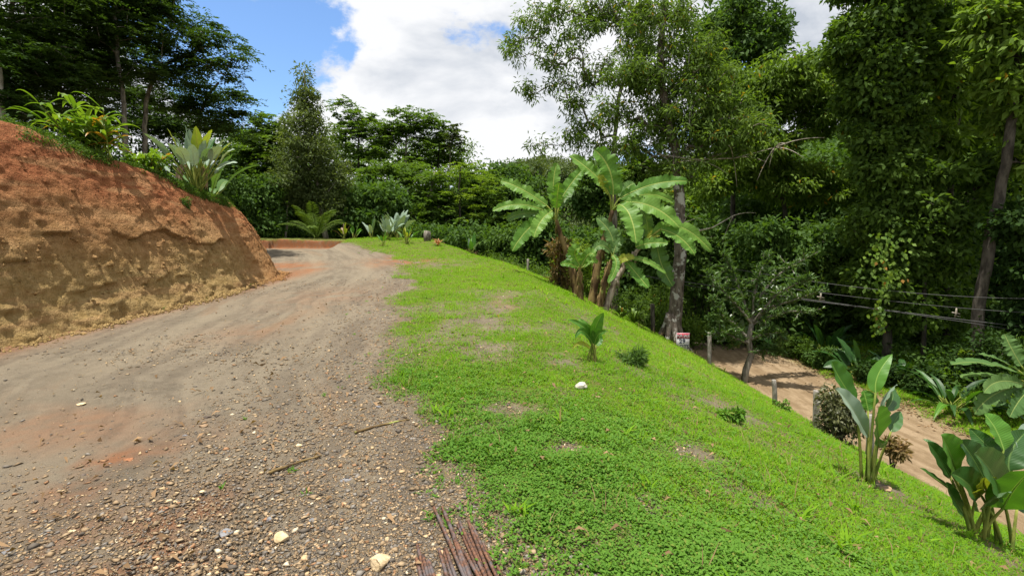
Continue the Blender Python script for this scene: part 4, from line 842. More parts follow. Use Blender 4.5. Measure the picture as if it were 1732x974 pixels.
upright('small leafy plant growing alone in the middle of the grass slope', 6.15, 1004, [((1000, 583), (990, 556), (960, 540), 13, 'cal', -.1, c2), ((1002, 580), (985, 560), (973, 572), 12, 'cal', -.2, c2), ((1004, 578), (990, 552), (979, 540), 14, 'cal', .1, c2), ((1006, 578), (1008, 552), (1021, 529), 24, 'cal', -.1, c2), ((1006, 583), (1012, 566), (1027, 560), 13, 'cal', -.15, c3), ((1002, 580), (999, 560), (992, 548), 12, 'cal', -.1, cf), ((1008, 584), (1014, 575), (1012, 560), 12, 'cal', .1, cf), ((998, 590), (982, 580), (968, 590), 8, 'cal_yel', -.1, c2), ((1004, 575), (1003, 560), (1005, 548), 11, 'cal', -.15, cf)], 113, sr=.008, fold=.3)

def fan(label, Y, base, n, H, Lf, Wf, mats, seed, name='leafy_plant', cat='plant', group=None, tilt=(.25, .9), shape='oval', pet=.45, parts=True, xyz=None, stalk=.012, az=None, dead=0, fold=.25, sides=None):
    """a clump of stalked leaves; big ones are parts of their own"""
    g = np.random.default_rng(seed); B = (col_at(base, Y) if xyz is None else np.array(xyz, float)); ro = root(name, B, label, cat, group); mb = MB(); blob = MB()
    for i in range(n):
        th = (i*2.399+g.normal(0, .3)) if az is None else g.uniform(*az); tl = g.uniform(*tilt); d = np.array([math.cos(th)*math.sin(tl), math.sin(th)*math.sin(tl), math.cos(tl)])
        h = B+np.array([g.normal(0, .05), g.normal(0, .05), -.05]); P0 = h+d*H*pet*g.uniform(.8, 1.2); l = Lf*g.uniform(.75, 1.2)
        d2 = unit(d+np.array([0, 0, -.15-.3*tl])); Pm = P0+d*l*.5; P2 = P0+d*l*.5+d2*l*.5+np.array([0, 0, -.12*l*tl])
        up = unit(np.array([-math.cos(th)*.7, -math.sin(th)*.7, .8])+g.normal(0, .25, 3)); mat = mats[int(g.integers(len(mats)))]
        st = bez(h, (h+P0)/2+[0, 0, .05], P0, 6)
        if parts: leafpart(ro, mb, P0, Pm, P2, Wf*g.uniform(.8, 1.15), mat, g, st, stalk, face=up, shape=shape, n=12, fold=fold)
        else:
            V, Q, A, c = paddle(P0, Pm, P2, Wf*g.uniform(.8, 1.15), face=up, shape=shape, n=10, g=g, fold=fold); blob.add(V, Q, rnd=g.random(), **A); mb.tube(st, np.linspace(stalk*1.4, stalk, 6), 5)
    for j in range(dead):
        th = g.random()*6.28; d = np.array([math.cos(th), math.sin(th)-.4, 0])*.35; p = B+d*.5+[0, 0, H*.45]; leafpart(ro, mb, p, p+d*.5+[0, 0, -.12], p+d*.7+[0, 0, -.55], .16, 'dead', g, None, lab='withered brown leaf hanging down', face=(0, -1, 0), n=10)
    mb.kid('stems', BK['stalk'], ro, smooth=True)
    if blob.V: blob.kid('foliage', PM[mats[0]], ro, smooth=True)
    return ro
# --- plants crowning the cut bank
fan('silvery broad leaved clump with withered leaves on the right end of the bank', 12.9, 322, 40, 1.3, .66, .25, ['cal_grey']*6+['cal_dark', 'cal_yel'], 121, tilt=(.05, .95), pet=.62, dead=5, xyz=(-7.95, 12.35, gz(-8.05, 12.35)))
def strappy(label, B, n, H, W, leaf, seed, canes=0, name='strappy_plant', spread=.5, parts=True):
    g = np.random.default_rng(seed); B = np.array(B, float); ro = root(name, B, label, 'plant'); mb = MB(); f = MB()
    for c_ in range(max(canes, 1)):
        th = g.random()*6.28; tl = g.uniform(.05, spread); L = H*g.uniform(.55, 1.0) if canes else .1
        d = np.array([math.cos(th)*math.sin(tl), math.sin(th)*math.sin(tl), math.cos(tl)]); b = B+np.array([g.normal(0, .22), g.normal(0, .22), -.05])*(canes > 0)
        top = b+d*L; mid = (b+top)/2+[0, 0, .08]; cv = bez(b, mid, top+[math.cos(th)*.15*L, math.sin(th)*.15*L, -.05], 14)
        if canes: mb.tube(cv, np.linspace(.014, .007, 14), 5)
        for j in range(n):
            k_ = int(g.integers(4, 14)) if canes else 0; p = cv[k_]; ph = g.random()*6.28; q = unit(np.array([math.cos(ph), math.sin(ph), g.uniform(.15, 1.0) if canes else g.uniform(.4, 2.2)])); l = g.uniform(.35, .6)*H*(1.05 if canes else 1.6)
            V, Q, A, _ = paddle(p, p+q*l*.5+[0, 0, .02], p+q*l*.85+[0, 0, -.22*l], W*g.uniform(.8, 1.2), face=(0, 0, 1), shape='lance', n=8, g=g, fold=.3, wave=.02); f.add(V, Q, rnd=g.random())
    if canes: mb.kid('canes', BK['stalk'], ro, smooth=True)
    f.kid('foliage', LM[leaf], ro, smooth=True); return ro
pb = lambda x, y: (x, y, gz(x, y))
strappy('big bright green strappy leaved clump on top of the cut bank, left', pb(-8.1, 9.9), 15, 1.15, .085, 'strap', 122, canes=20, spread=1.1)
strappy('smaller strappy clump trailing right of the big one on the bank top', pb(-8.2, 11.1), 14, .7, .07, 'strap', 123, canes=9, spread=1.0)
strappy('thin strappy tuft on the bank top close to the silvery clump', pb(-8.5, 11.5), 12, .6, .06, 'strap', 124, canes=5, spread=.9)
fan('drooping long leaved plant behind the silvery clump on the bank end', 14.2, 380, 7, 1.1, 1.1, .28, ['banana_dull'], 125, tilt=(.5, 1.2), xyz=(-8.6, 14.0, gz(-8.6, 14.0)))
g = np.random.default_rng(9)
def bush(label, B, rx, rz, leaf, seed, L=.07, W=.035, n=900, name='bush', cat='bush', group=None, twig=True, droop=.1):
    g = np.random.default_rng(seed); B = np.array(B, float); ro = root(name, B, label, cat, group); mb = MB(); K = max(6, int(n/60)); cen = B+np.array([0, 0, rz*.9])+ball(K, g, .45)*np.array([rx, rx, rz])*.85
    cen[:, 2] = np.maximum(cen[:, 2], B[2]+.05)
    for c in cen: mb.tube(bez(B+g.normal(0, .03, 3)*[1, 1, 0]-[0, 0, .05], (B+c)/2+[0, 0, .05], c, 6), np.linspace(.018, .006, 6)*min(1.5, rz*1.5), 4)
    V, Q, rn = clump_leaves(cen, np.full((K, 3), min(rx, rz)*.42), 60, L, W, g, droop, .6); mb.kid('stems', BK['dark'], ro); kid('foliage', V, Q, LM[leaf], ro, attrs=dict(rnd=rn)); return ro
bush('lime green bush on the bank top at the far left edge of the photo', pb(-8.7, 7.6), .55, .30, 'lime', 131, L=.06, W=.03, n=2600)
bush('small dark fern tuft clinging to the face of the cut bank below the silvery clump', (-7.55, 11.25, 2.25), .20, .13, 'broad', 132, L=.07, W=.02, n=900, name='fern', cat='fern')

# --- plants on the brow beyond the bend
SP = 'leafy plants dotted along the far grass verge'
for i, (px, Y, n_, H, Lf, Wf, mats, lab) in enumerate((
    (655, 26.6, 14, 1.3, .75, .34, ['cal_grey'], 'larger silvery broad leaved plant on the far verge, front one of two'),
    (672, 29.0, 14, 1.9, .9, .36, ['cal_grey'], 'taller silvery plant just behind and right of the front one on the far verge'),
    (629, 28.6, 6, 1.2, .7, .28, ['cal_grey', 'cal_dark'], 'sparse silvery plant left of the larger silvery one on the far verge'),
    (688, 25.2, 13, .95, .55, .13, ['cal_yel', 'cal_yel', 'cal'], 'yellow green narrow leaved plant on the far verge, beside the silvery ones'),
    (648, 24.4, 6, .75, .45, .13, ['cal_yel', 'cal'], 'little yellow green plant in front of the silvery ones at the gravel edge'),
    (583, 28.8, 7, .9, .6, .2, ['cal_yel', 'dead'], 'small half withered plant right of the young palm on the far verge'),
    (600, 28.6, 6, 1.0, .6, .2, ['cal', 'cal_dark'], 'small green plant with a drooping pale leaf, left of the sparse silvery one'),
    (797, 23.2, 7, .65, .6, .24, ['cal_grey', 'cal'], 'low silvery plant on the grass brow left of the fence post'))):
    fan(lab, Y, px, n_, H, Lf, Wf, mats, 140+i, tilt=(.08, .75), shape='lance' if Wf < .15 else 'oval', group=None, stalk=.014)
strappy('reddish pink leaved plant on the grass brow beyond the road', col_at(741, 25.0), 26, .75, .06, 'pink', 150)
def palm(label, B, n, L, seed, leaf='palm'):
    g = np.random.default_rng(seed); B = np.array(B, float); ro = root('young_palm', B, label, 'palm')
    for i in range(n):
        th = i*2.4+g.normal(0, .2); tl = g.uniform(.15, .95); d = np.array([math.cos(th)*math.sin(tl), math.sin(th)*math.sin(tl), math.cos(tl)]); l = L*g.uniform(.8, 1.1)
        c = bez(B, B+d*l*.6+[0, 0, .1*l], B+d*l*.95+np.array([math.cos(th), math.sin(th), 0])*.2*l+[0, 0, -.35*l*tl], 30); T = unit(np.gradient(c, axis=0)); s = unit(np.cross(T, [0, 0, 1.])); m2 = MB(); m2.tube(c, np.linspace(.03, .006, 30), 5, rnd=.9)
        for sd_ in (-1, 1):
            k_ = np.repeat(np.arange(4, 30), 2); a = unit(s[k_]*sd_+T[k_]*.7+g.normal(0, .08, (len(k_), 3))+[0, 0, -.25]); V, Q = leafquads(c[k_]+T[k_]*g.uniform(0, .06, (len(k_), 1)), a, unit(np.cross(s[k_], T[k_])*1+g.normal(0, .2, (len(k_), 3))), .19*l*np.sin(np.pi*(k_/30.))**.5, .028); m2.add(V, Q, rnd=np.repeat(g.random(len(k_)), 4))
        m2.kid('frond', LM[leaf], ro)
    return ro
palm('young palm with arching fronds at the road bend, left of the cone shaped tree trunk', col_at(535, 28.2), 16, 2.3, 151)
mb = MB(); c = col_at(722, 26.5); mb.tube([c-[0, 0, .1], c+[0, 0, .3], c+[.03, 0, .55]], [.22, .2, .16], 9, wob=.3, seed=3); tag(mb.obj('tree_stump', BK['grey'], smooth=False), 'weathered grey stump on the brow between the yellow green and the pink leaved plants', 'stump')

# --- round the banana clump and along the fence
c = ground_at(948, 16.0); g = np.random.default_rng(31); ro = root('variegated_bush', c, 'cream and pinkish leaved upright bush at the left foot of the banana clump', 'bush'); mb = MB(); cen = c+np.stack([g.normal(0, .16, 46), g.normal(0, .2, 46), g.uniform(.1, 1.55, 46)], 1)
for q in cen[::3]: mb.tube(bez(c-[0, 0, .05], (c+q)/2, q, 5), np.linspace(.02, .008, 5), 4)
V, Q, rn = clump_leaves(cen, np.full((46, 3), .17), 20, .22, .055, g, .3); mb.kid('stems', BK['dark'], ro); kid('foliage', V, Q, LM['rusty'], ro, attrs=dict(rnd=rn))
bush('yellow green upright shrub behind the banana sucker', ground_at(970, 17.5), .8, 1.15, 'lime', 161, L=.16, W=.05, n=1500)
bush('mixed green shrub behind the stems of the tall banana plant', ground_at(1010, 17.8), .8, .8, 'broad_light', 162, L=.14, W=.06, n=1500)
strappy('lime green strappy clump at the foot of the dry banana plant', ground_at(1072, 15.6), 60, .95, .06, 'strap', 163)
strappy('second lime green strappy clump, close to the dark fence post by the speckled trunk', ground_at(1052, 15.2), 40, .7, .06, 'strap', 164)
strappy('dark purplish slender plant standing in the lime green strappy leaves', ground_at(1068, 15.2)+[0, 0, .7], 24, .45, .05, 'dark', 165)
# croton by the fence
c = ground_at(1418, 8.1); bush('dark bush with cream edged leaves beside the wooden posts at the lane', c, .42, .55, 'cream', 166, L=.085, W=.032, n=3600, droop=.4)
bush('rust and pink tinged bush half hidden behind the tall paddle leaved plant', ground_at(1508, 8.0), .26, .40, 'rusty', 167, L=.11, W=.045, n=420, droop=.2)
bush('small green weed at the foot of the middle fence post', ground_at(1322, 9.8), .16, .12, 'clover', 168, L=.05, W=.03, n=360)
bush('dark green tussock in the middle of the grass slope, right of the small leafy plant', ground_at(1075, 6.7), .28, .10, 'broad', 169, L=.09, W=.016, n=1500)
bush('small weed on the slope between the white rock and the tall paddle leaved plant', ground_at(1240, 5.2), .16, .08, 'clover', 170, L=.07, W=.028, n=500)

# --- verge beyond the lane
vx = lambda px, Y: col_at(px, Y)
fan('understory plant with big upturned leaves right of the small crooked tree, across the lane', 17.2, 1395, 14, 1.1, .95, .26, ['under'], 171, tilt=(.3, 1.0), stalk=.014)
fan('low broad leaved plant behind the crooked tree trunk, across the lane', 17.8, 1325, 10, .8, .8, .28, ['under', 'cal_dark'], 172, tilt=(.4, 1.1))
fan('broad leaved plant on the verge left of the crooked tree', 18.6, 1245, 9, .9, .8, .3, ['under', 'cal_dark'], 173, tilt=(.3, 1.1))
fan('dark large leaved plant across the lane, directly behind the tall paddle leaved plant', 15.2, 1450, 13, 1.0, 1.0, .34, ['under'], 174, tilt=(.3, 1.1))
fan('low dark leaved plant behind the upright leaf of the tall paddle leaved plant', 14.4, 1520, 13, .9, .8, .24, ['under'], 175, tilt=(.5, 1.2))
fan('arching plant with long narrow fronds across the lane, left of the broad banana leaves', 12.4, 1610, 26, .9, 1.0, .15, ['under', 'cal_dark', 'cal'], 176, tilt=(.6, 1.3), shape='lance')
g = np.random.default_rng(180); B = col_at(1742, 11.6); ro = root('banana_plant', B, 'spreading banana plant at the right edge, across the lane, with ribbed dark green leaves', 'banana plant'); mb = MB()
hub = at(1745, 655, 11.6); mb.tube(bez(B-[0, 0, .1], (B+hub)/2, hub, 8), np.linspace(.13, .08, 8), 9, wob=.1); mb.kid('stem', BK['stem'], ro, smooth=True); mb = MB()
pxleaves(ro, mb, 11.6, hub, [((1732, 634), (1663, 614), (1609, 617), 24, 'banana_dull', -.5, uf), ((1725, 642), (1663, 634), (1624, 637), 14, 'banana_dull', -.2, uf), ((1727, 618), (1710, 588), (1699, 565), 34, 'banana_dull', .3, cf), ((1722, 626), (1684, 606), (1656, 599), 14, 'banana_dull', .2, uf),
     ((1730, 650), (1690, 645), (1664, 664), 26, 'banana_dull', -.8, cf), ((1725, 652), (1680, 668), (1648, 700), 34, 'banana_dull', -.4, cf), ((1738, 662), (1722, 680), (1708, 705), 30, 'banana_dull', -.6, cf), ((1748, 610), (1755, 570), (1750, 545), 34, 'banana_dull', 0, cf), ((1745, 640), (1775, 610), (1800, 610), 30, 'banana_dull', 0, cf)], g, tear=1., shape='strap', n=40, stalk_r=.02)
mb.kid('leaf_stalks', BK['stalk'], ro, smooth=True)
for i, (px, Y, rx, rz, lf, lab) in enumerate(((1215, 19.5, .9, .7, 'broad', 'leafy shrub at the far end of the lane, behind the pale fence post'), (1290, 19.2, .9, .45, 'broad_light', 'low bright shrub on the verge right behind the crooked tree'), (1345, 17.4, .8, .4, 'vine', 'low dull shrub on the verge below the upturned leaves'),
      (1395, 16.2, .7, .35, 'broad', 'low shrub on the verge between the crooked tree and the croton bush'), (1480, 14.4, .6, .4, 'dark', 'dark shrub behind the top of the tall paddle leaved plant'), (1560, 13.6, .6, .4, 'dark', 'dark shrub left of the arching fronds'), (1655, 13.2, .8, .8, 'dark', 'dark shrub at the foot of the leaning trunk'), (1165, 18.6, .6, .7, 'broad_light', 'bright shrub right behind the sale sign'),
      (1635, 13.3, .22, .18, 'lime', 'small yellow green leaf tuft in the dark at the foot of the leaning trunk'), (1120, 19.5, .9, 1.3, 'broad_light', 'bright shrub left behind the speckled trunk'), (1175, 20.5, 1.0, 1.6, 'vine', 'tall shrub right behind the speckled trunk'))):
    B = col_at(px, Y); 
    if i == 8: B = at(1637, 612, Y)
    bush(lab, B, rx, rz, lf, 190+i, L=.13, W=.07, n=2200 if i != 8 else 300, name='shrub', cat='shrub')
# hanging vine
g = np.random.default_rng(210); P = np.array([at(x, y, 14.6) for x, y in ((1500, 400), (1496, 430), (1502, 470), (1488, 520), (1484, 560))]); t = np.linspace(0, 4, 60); P = np.stack([np.interp(t, range(5), P[:, i]) for i in range(3)], 1); mb = MB(); mb.tube(P, .008, 4, rnd=.3)
k_ = g.integers(0, 60, 260); wd = np.where(k_ < 30, .26, .09); V, Q = leafquads(P[k_]+g.normal(0, 1, (260, 3))*wd[:, None]*np.array([1, 1, .6]), unit(g.normal(0, .4, (260, 3))+[0, -.3, -1]), unit(g.normal(0, .3, (260, 3))+[0, -1, .5]), .13, .11); mb.add(V, Q, rnd=np.repeat(g.random(260), 4))
tag(mb.obj('hanging_vine', LM['strap']), 'light green vine hanging straight down in front of the dark trees, crossing the wires', 'vine')

# ------------------------------------------------------------------ fence posts, sale sign, wires
PG = 'wooden fence posts along the foot of the slope'
for i, (px, Y, top, r, lab, mat) in enumerate(((893, 21.5, 438, .055, 'short pale fence post on the grass brow, left of the banana plants', 'post'), (1104, 15.6, 514, .065, 'dark fence post standing just left of the roots of the speckled tree', 'dark'),
      (1200, 14.6, 562, .058, 'pale fence post right of the sale sign, at the far end of the lane', 'post'), (1312, 10.6, 642, .050, 'fence post alone against the sandy lane, right of the crooked tree', 'post'), (1381, 8.9, 660, .055, 'fence post touching the left side of the cream edged bush', 'post'), (1470, 7.2, 700, .055, 'grey fence post seen between the stalks of the tall paddle leaved plant', 'post'))):
    B = ground_at(px, Y); T_ = at(px+[0, 0, 0, -3, 0, 0][i], top, Y); g = np.random.default_rng(300+i); mb = MB(); k = 8
    P = np.array([B-[0, 0, .3], B+(T_-B)*.33+g.normal(0, .006, 3), B+(T_-B)*.66+g.normal(0, .006, 3), T_-[0, 0, .012], T_]); rs = np.array([r*1.06, r*1.03, r, r*.97, r*.80])
    V, Q, Tt = tube(P, rs, k, wob=.14, seed=i); mb.add(V, Q, Tt); o = mb.obj('fence_post', BK[mat]); tag(o, lab, 'fence post', PG)
def plain(name, c, rough=.5, metal=0., spec=.4):
    m = MT(name); n = m.noise(30, 4); return m.done(m.bsdf(m.mix(m.rng(n, .3, .7, 0, .4), c, tuple(q*.7 for q in c)), rough, spec, None, metal))
WHITE = plain('sign_white', (.74, .72, .76)); REDP = plain('sign_red', (.50, .03, .07)); INK = plain('sign_ink', (.04, .05, .09))
def box(c, sx, sy, sz):
    v = np.array([[x, y, z] for x in (-1, 1) for y in (-1, 1) for z in (-1, 1)], float)*[sx/2, sy/2, sz/2]+c
    return v, np.array([[0, 1, 3, 2], [4, 6, 7, 5], [0, 4, 5, 1], [2, 3, 7, 6], [0, 2, 6, 4], [1, 5, 7, 3]])
Ys = 15.9; cS = at(1155, 579, Ys); wS, hS = 22/F*Ys, 33/F*Ys; B = ground_at(1154, Ys); B[2] = min(B[2], cS[2]-hS*.55)
ro = root('sale_sign', B, 'white sale sign with a red band, at the foot of the speckled tree', 'sign')
v, q = box(cS, wS, .02, hS); kid('board', v, q, WHITE, ro); v, q = box(cS+[0, -.012, hS*.36], wS*.99, .006, hS*.27); kid('red_band', v, q, REDP, ro)
v, q = box([cS[0]+wS*.28, cS[1]+.03, (cS[2]+B[2]-.3)/2], .04, .035, cS[2]-B[2]+.3); kid('stake', v, q, BK['post'], ro)
def text(s_, loc, size, mat, parent, name, ploc, sx=1.0):
    cu = bpy.data.curves.new(name, 'FONT'); cu.body = s_; cu.size = size; cu.extrude = .002; cu.align_x = 'CENTER'; cu.align_y = 'CENTER'; cu.offset = size*.025
    ob = bpy.data.objects.new(name, cu); C.objects.link(ob); dg = bpy.context.evaluated_depsgraph_get(); me = bpy.data.meshes.new_from_object(ob.evaluated_get(dg)); bpy.data.objects.remove(ob)
    me.materials.clear(); me.materials.append(mat); o = bpy.data.objects.new(name, me); C.objects.link(o); o.parent = parent; o.rotation_euler = (R(90), 0, 0); o.scale = (sx, 1, 1); o.location = np.array(loc)-np.array(ploc); return o
text('FOR SALE', cS+[0, -.018, hS*.36], hS*.21, WHITE, ro, 'lettering', B, .72); text('29', cS+[-wS*.06, -.014, hS*.06], hS*.34, INK, ro, 'lettering', B); text('LOTS', cS+[0, -.014, -hS*.24], hS*.30, INK, ro, 'lettering', B, .9)
WIRE = plain('wire', (.10, .10, .10), .8, .1)
for i, (a, m_, b, r, lab) in enumerate((((1200, 447, 18), (1470, 488, 15), (1760, 505, 13), .008, 'topmost utility wire across the dark trees at the right'), ((1180, 465, 18), (1470, 505, 15), (1760, 530, 13), .008, 'second utility wire from the top at the right'),
      ((1060, 462, 19), (1400, 511, 15.6), (1760, 556, 13.2), .012, 'thick twisted utility cable carrying the spacer, third from the top'), ((1340, 505, 17), (1560, 534, 14.6), (1760, 566, 13.2), .009, 'lowest pale utility wire at the right, below the thick cable'), ((1060, 455, 19.6), (1150, 480, 18), (1330, 506, 16.4), .007, 'utility wire passing behind the speckled trunk and the crooked tree'))):
    mb = MB(); mb.tube(bez(at(*a), through(at(*a), at(*m_), at(*b)), at(*b), 40), r, 6, cap=False); tag(mb.obj('utility_wire', WIRE, smooth=True), lab, 'wire', 'utility wires')
for i, (px, py, Y, lab) in enumerate(((1617, 530, 14.4, 'pale bracket clamped on the thick cable near the leaning trunk'), (1388, 503, 16.2, 'pale bracket on the cable at the tip of the crooked tree arms'))):
    c = at(px, py, Y); mb = MB(); mb.tube([c+[0, 0, .16], c, c-[.03, 0, .12]], [.02, .03, .02], 6); mb.tube([c+[-.12, 0, .03], c+[.12, 0, -.02]], [.02, .015], 6); mb.tube([c+[-.05, 0, -.06], c+[.14, 0, -.1]], [.012, .012], 6); tag(mb.obj('cable_bracket', BK['pale']), lab, 'bracket')

# ------------------------------------------------------------------ rusty rods, rocks, sticks
rm = MT('rusty_steel'); rn_ = rm.noise(60, 5, .6); rc_ = rm.mix(rm.rng(rn_, .35, .65), (.060, .040, .034), (.20, .095, .055)); rc_ = rm.mix(rm.rng(rm.noise(9, 4), .5, .62, 0, .75), rc_, (.13, .12, .125)); RUST = rm.done(rm.bsdf(rc_, .65, .4, rm.bump(rn_, .5, .002), .25))
RM2 = {'rusty': RUST}
rods = [((755, 395), (935, 840)), ((812, 390), (985, 840)), ((925, 495), (1075, 840)), ((942, 500), (1100, 840)), ((1010, 495), (1140, 840)), ((1045, 540), (1180, 840)), ((1010, 570), (1120, 840)), ((885, 575), (960, 840)), ((785, 685), (830, 840)), ((825, 700), (870, 840)),
        ((845, 705), (892, 840)), ((970, 695), (1015, 840)), ((985, 735), (1042, 840)), ((630, 655), (675, 840)), ((620, 750), (642, 840)), ((670, 755), (692, 840)), ((715, 765), (742, 840)), ((1120, 640), (1186, 800)), ((1205, 750), (1236, 840)), ((700, 775), (716, 840))]
rl = ['longest rod of the pile, its tip reaching farthest up the gravel', 'second longest rod, just right of the longest one', 'rod starting beside the grass, left of a close pair', 'rod of the close pair, right one', 'grey brown rod at the top right of the pile by the grass', 'rusty rod next to the grass edge', 'rod tucked under the two by the grass', 'orange tipped rod in the middle of the pile', 'leftmost short grey rod of the middle bundle', 'orange streaked short rod of the middle bundle', 'short bluish rod of the middle bundle', 'orange short rod right of the two longest', 'short dark rod right of the orange short one', 'pale tipped rod standing out at the left end of the pile', 'leftmost rod of all', 'short rod right of the pale tipped one', 'rightmost rod of the little left bundle', 'rod lying along the grass edge at the right of the pile', 'lone pale rod end apart on the right', 'short rust red rod inside the little left bundle']
g = np.random.default_rng(41)
for i, (a, b) in enumerate(rods):
    pa = (560+a[0]/4.33, 780+a[1]/4.33); pc = (560+b[0]/4.33, 780+b[1]/4.33); r = .0085 if i != 1 else .010
    A = hit(*pa); Bp = hit(*pc); d = unit((Bp-A)*[1, 1, 0]); lay = .012+(.016 if i in (1, 3, 5, 7, 10, 12, 15) else 0)+(.02 if i in (0, 4) else 0)
    n = 14; t = np.linspace(0, 1.15+g.uniform(0, .3), n)[:, None]; P = A+d*t; P[:, 2] = height(P[:, 0], P[:, 1])*.3+float(height(P[:, 0], P[:, 1]).mean())*.7+lay+.02; P[:, 0] += .004*np.sin(t[:, 0]*3+i)
    # ribs of the bar
    m = 150; tt = np.linspace(0, n-1, m); P2 = np.stack([np.interp(tt, range(n), P[:, q]) for q in range(3)], 1); mb = MB(); mb.tube(P2, r*(1+.13*(np.arange(m) % 3 == 0)), 7); tag(mb.obj('steel_rod', RUST), 'rusty steel rod, '+rl[i], 'steel rod', 'rusty steel rods piled on the gravel')
import itertools
def icos():
    p = (1+5**.5)/2; v = np.array([[-1, p, 0], [1, p, 0], [-1, -p, 0], [1, -p, 0], [0, -1, p], [0, 1, p], [0, -1, -p], [0, 1, -p], [p, 0, -1], [p, 0, 1], [-p, 0, -1], [-p, 0, 1]]); v = unit(v)
    f = np.array([[0, 11, 5], [0, 5, 1], [0, 1, 7], [0, 7, 10], [0, 10, 11], [1, 5, 9], [5, 11, 4], [11, 10, 2], [10, 7, 6], [7, 1, 8], [3, 9, 4], [3, 4, 2], [3, 2, 6], [3, 6, 8], [3, 8, 9], [4, 9, 5], [2, 4, 11], [6, 2, 10], [8, 6, 7], [9, 8, 1]])
    return v, f
def subdiv(v, f):
    v = list(map(tuple, v)); idx = {}; nf = []
    def mid(a, b):
        k_ = (min(a, b), max(a, b))
        if k_ not in idx: idx[k_] = len(v); v.append(tuple(unit((np.array(v[a])+np.array(v[b]))/2)))
        return idx[k_]
    for a, b, c in f: ab, bc, ca = mid(a, b), mid(b, c), mid(c, a); nf += [(a, ab, ca), (b, bc, ab), (c, ca, bc), (ab, bc, ca)]
    return np.array(v), np.array(nf)
IV, IF = icos(); IV2, IF2 = subdiv(*subdiv(IV, IF))
def rockmat(name, a, b):
    m = MT(name); n = m.noise(22, 6, .65); n2 = m.noise(90, 4, .6); return m.done(m.bsdf(m.mix(m.rng(n, .35, .65), a, b), .9, .2, m.bump(m.math('ADD', n, n2), .6, .006)))
RK = dict(cream=rockmat('cream_rock', (.48, .36, .20), (.68, .54, .34)), orange=rockmat('orange_rock', (.27, .115, .055), (.38, .19, .10)), slate=rockmat('slate_rock', (.13, .13, .135), (.24, .24, .25)), white=rockmat('white_rock', (.40, .37, .29), (.57, .54, .45)), tan=rockmat('tan_rock', (.26, .17, .10), (.38, .27, .17)), dark=rockmat('dark_rock', (.07, .055, .045), (.14, .11, .09)))
def rock(px, py, wpx, hpx, mat, lab, seed, flat=.5, ang=0, cuts=9):
    P = hit(px, py); Y = P[1]; sx = wpx/F*Y/2; g = np.random.default_rng(seed); v = IV2.copy()
    for _ in range(cuts+6):
        n = unit(g.normal(size=3)); d = g.uniform(.38, .74); s_ = v@n; v = v-np.maximum(0, s_-d)[:, None]*n*.95
    v += .03*g.normal(size=v.shape); v = v*np.array([sx, sx*g.uniform(.7, .95), sx*flat]); ca, sa = math.cos(ang), math.sin(ang); v = v@np.array([[ca, sa, 0], [-sa, ca, 0], [0, 0, 1]])
    o = mesh('rock', v, IF2, RK[mat]); zt = float(height(P[0], P[1])); o.location = (P[0], P[1], zt+sx*flat*.45); tag(o, lab, 'rock')
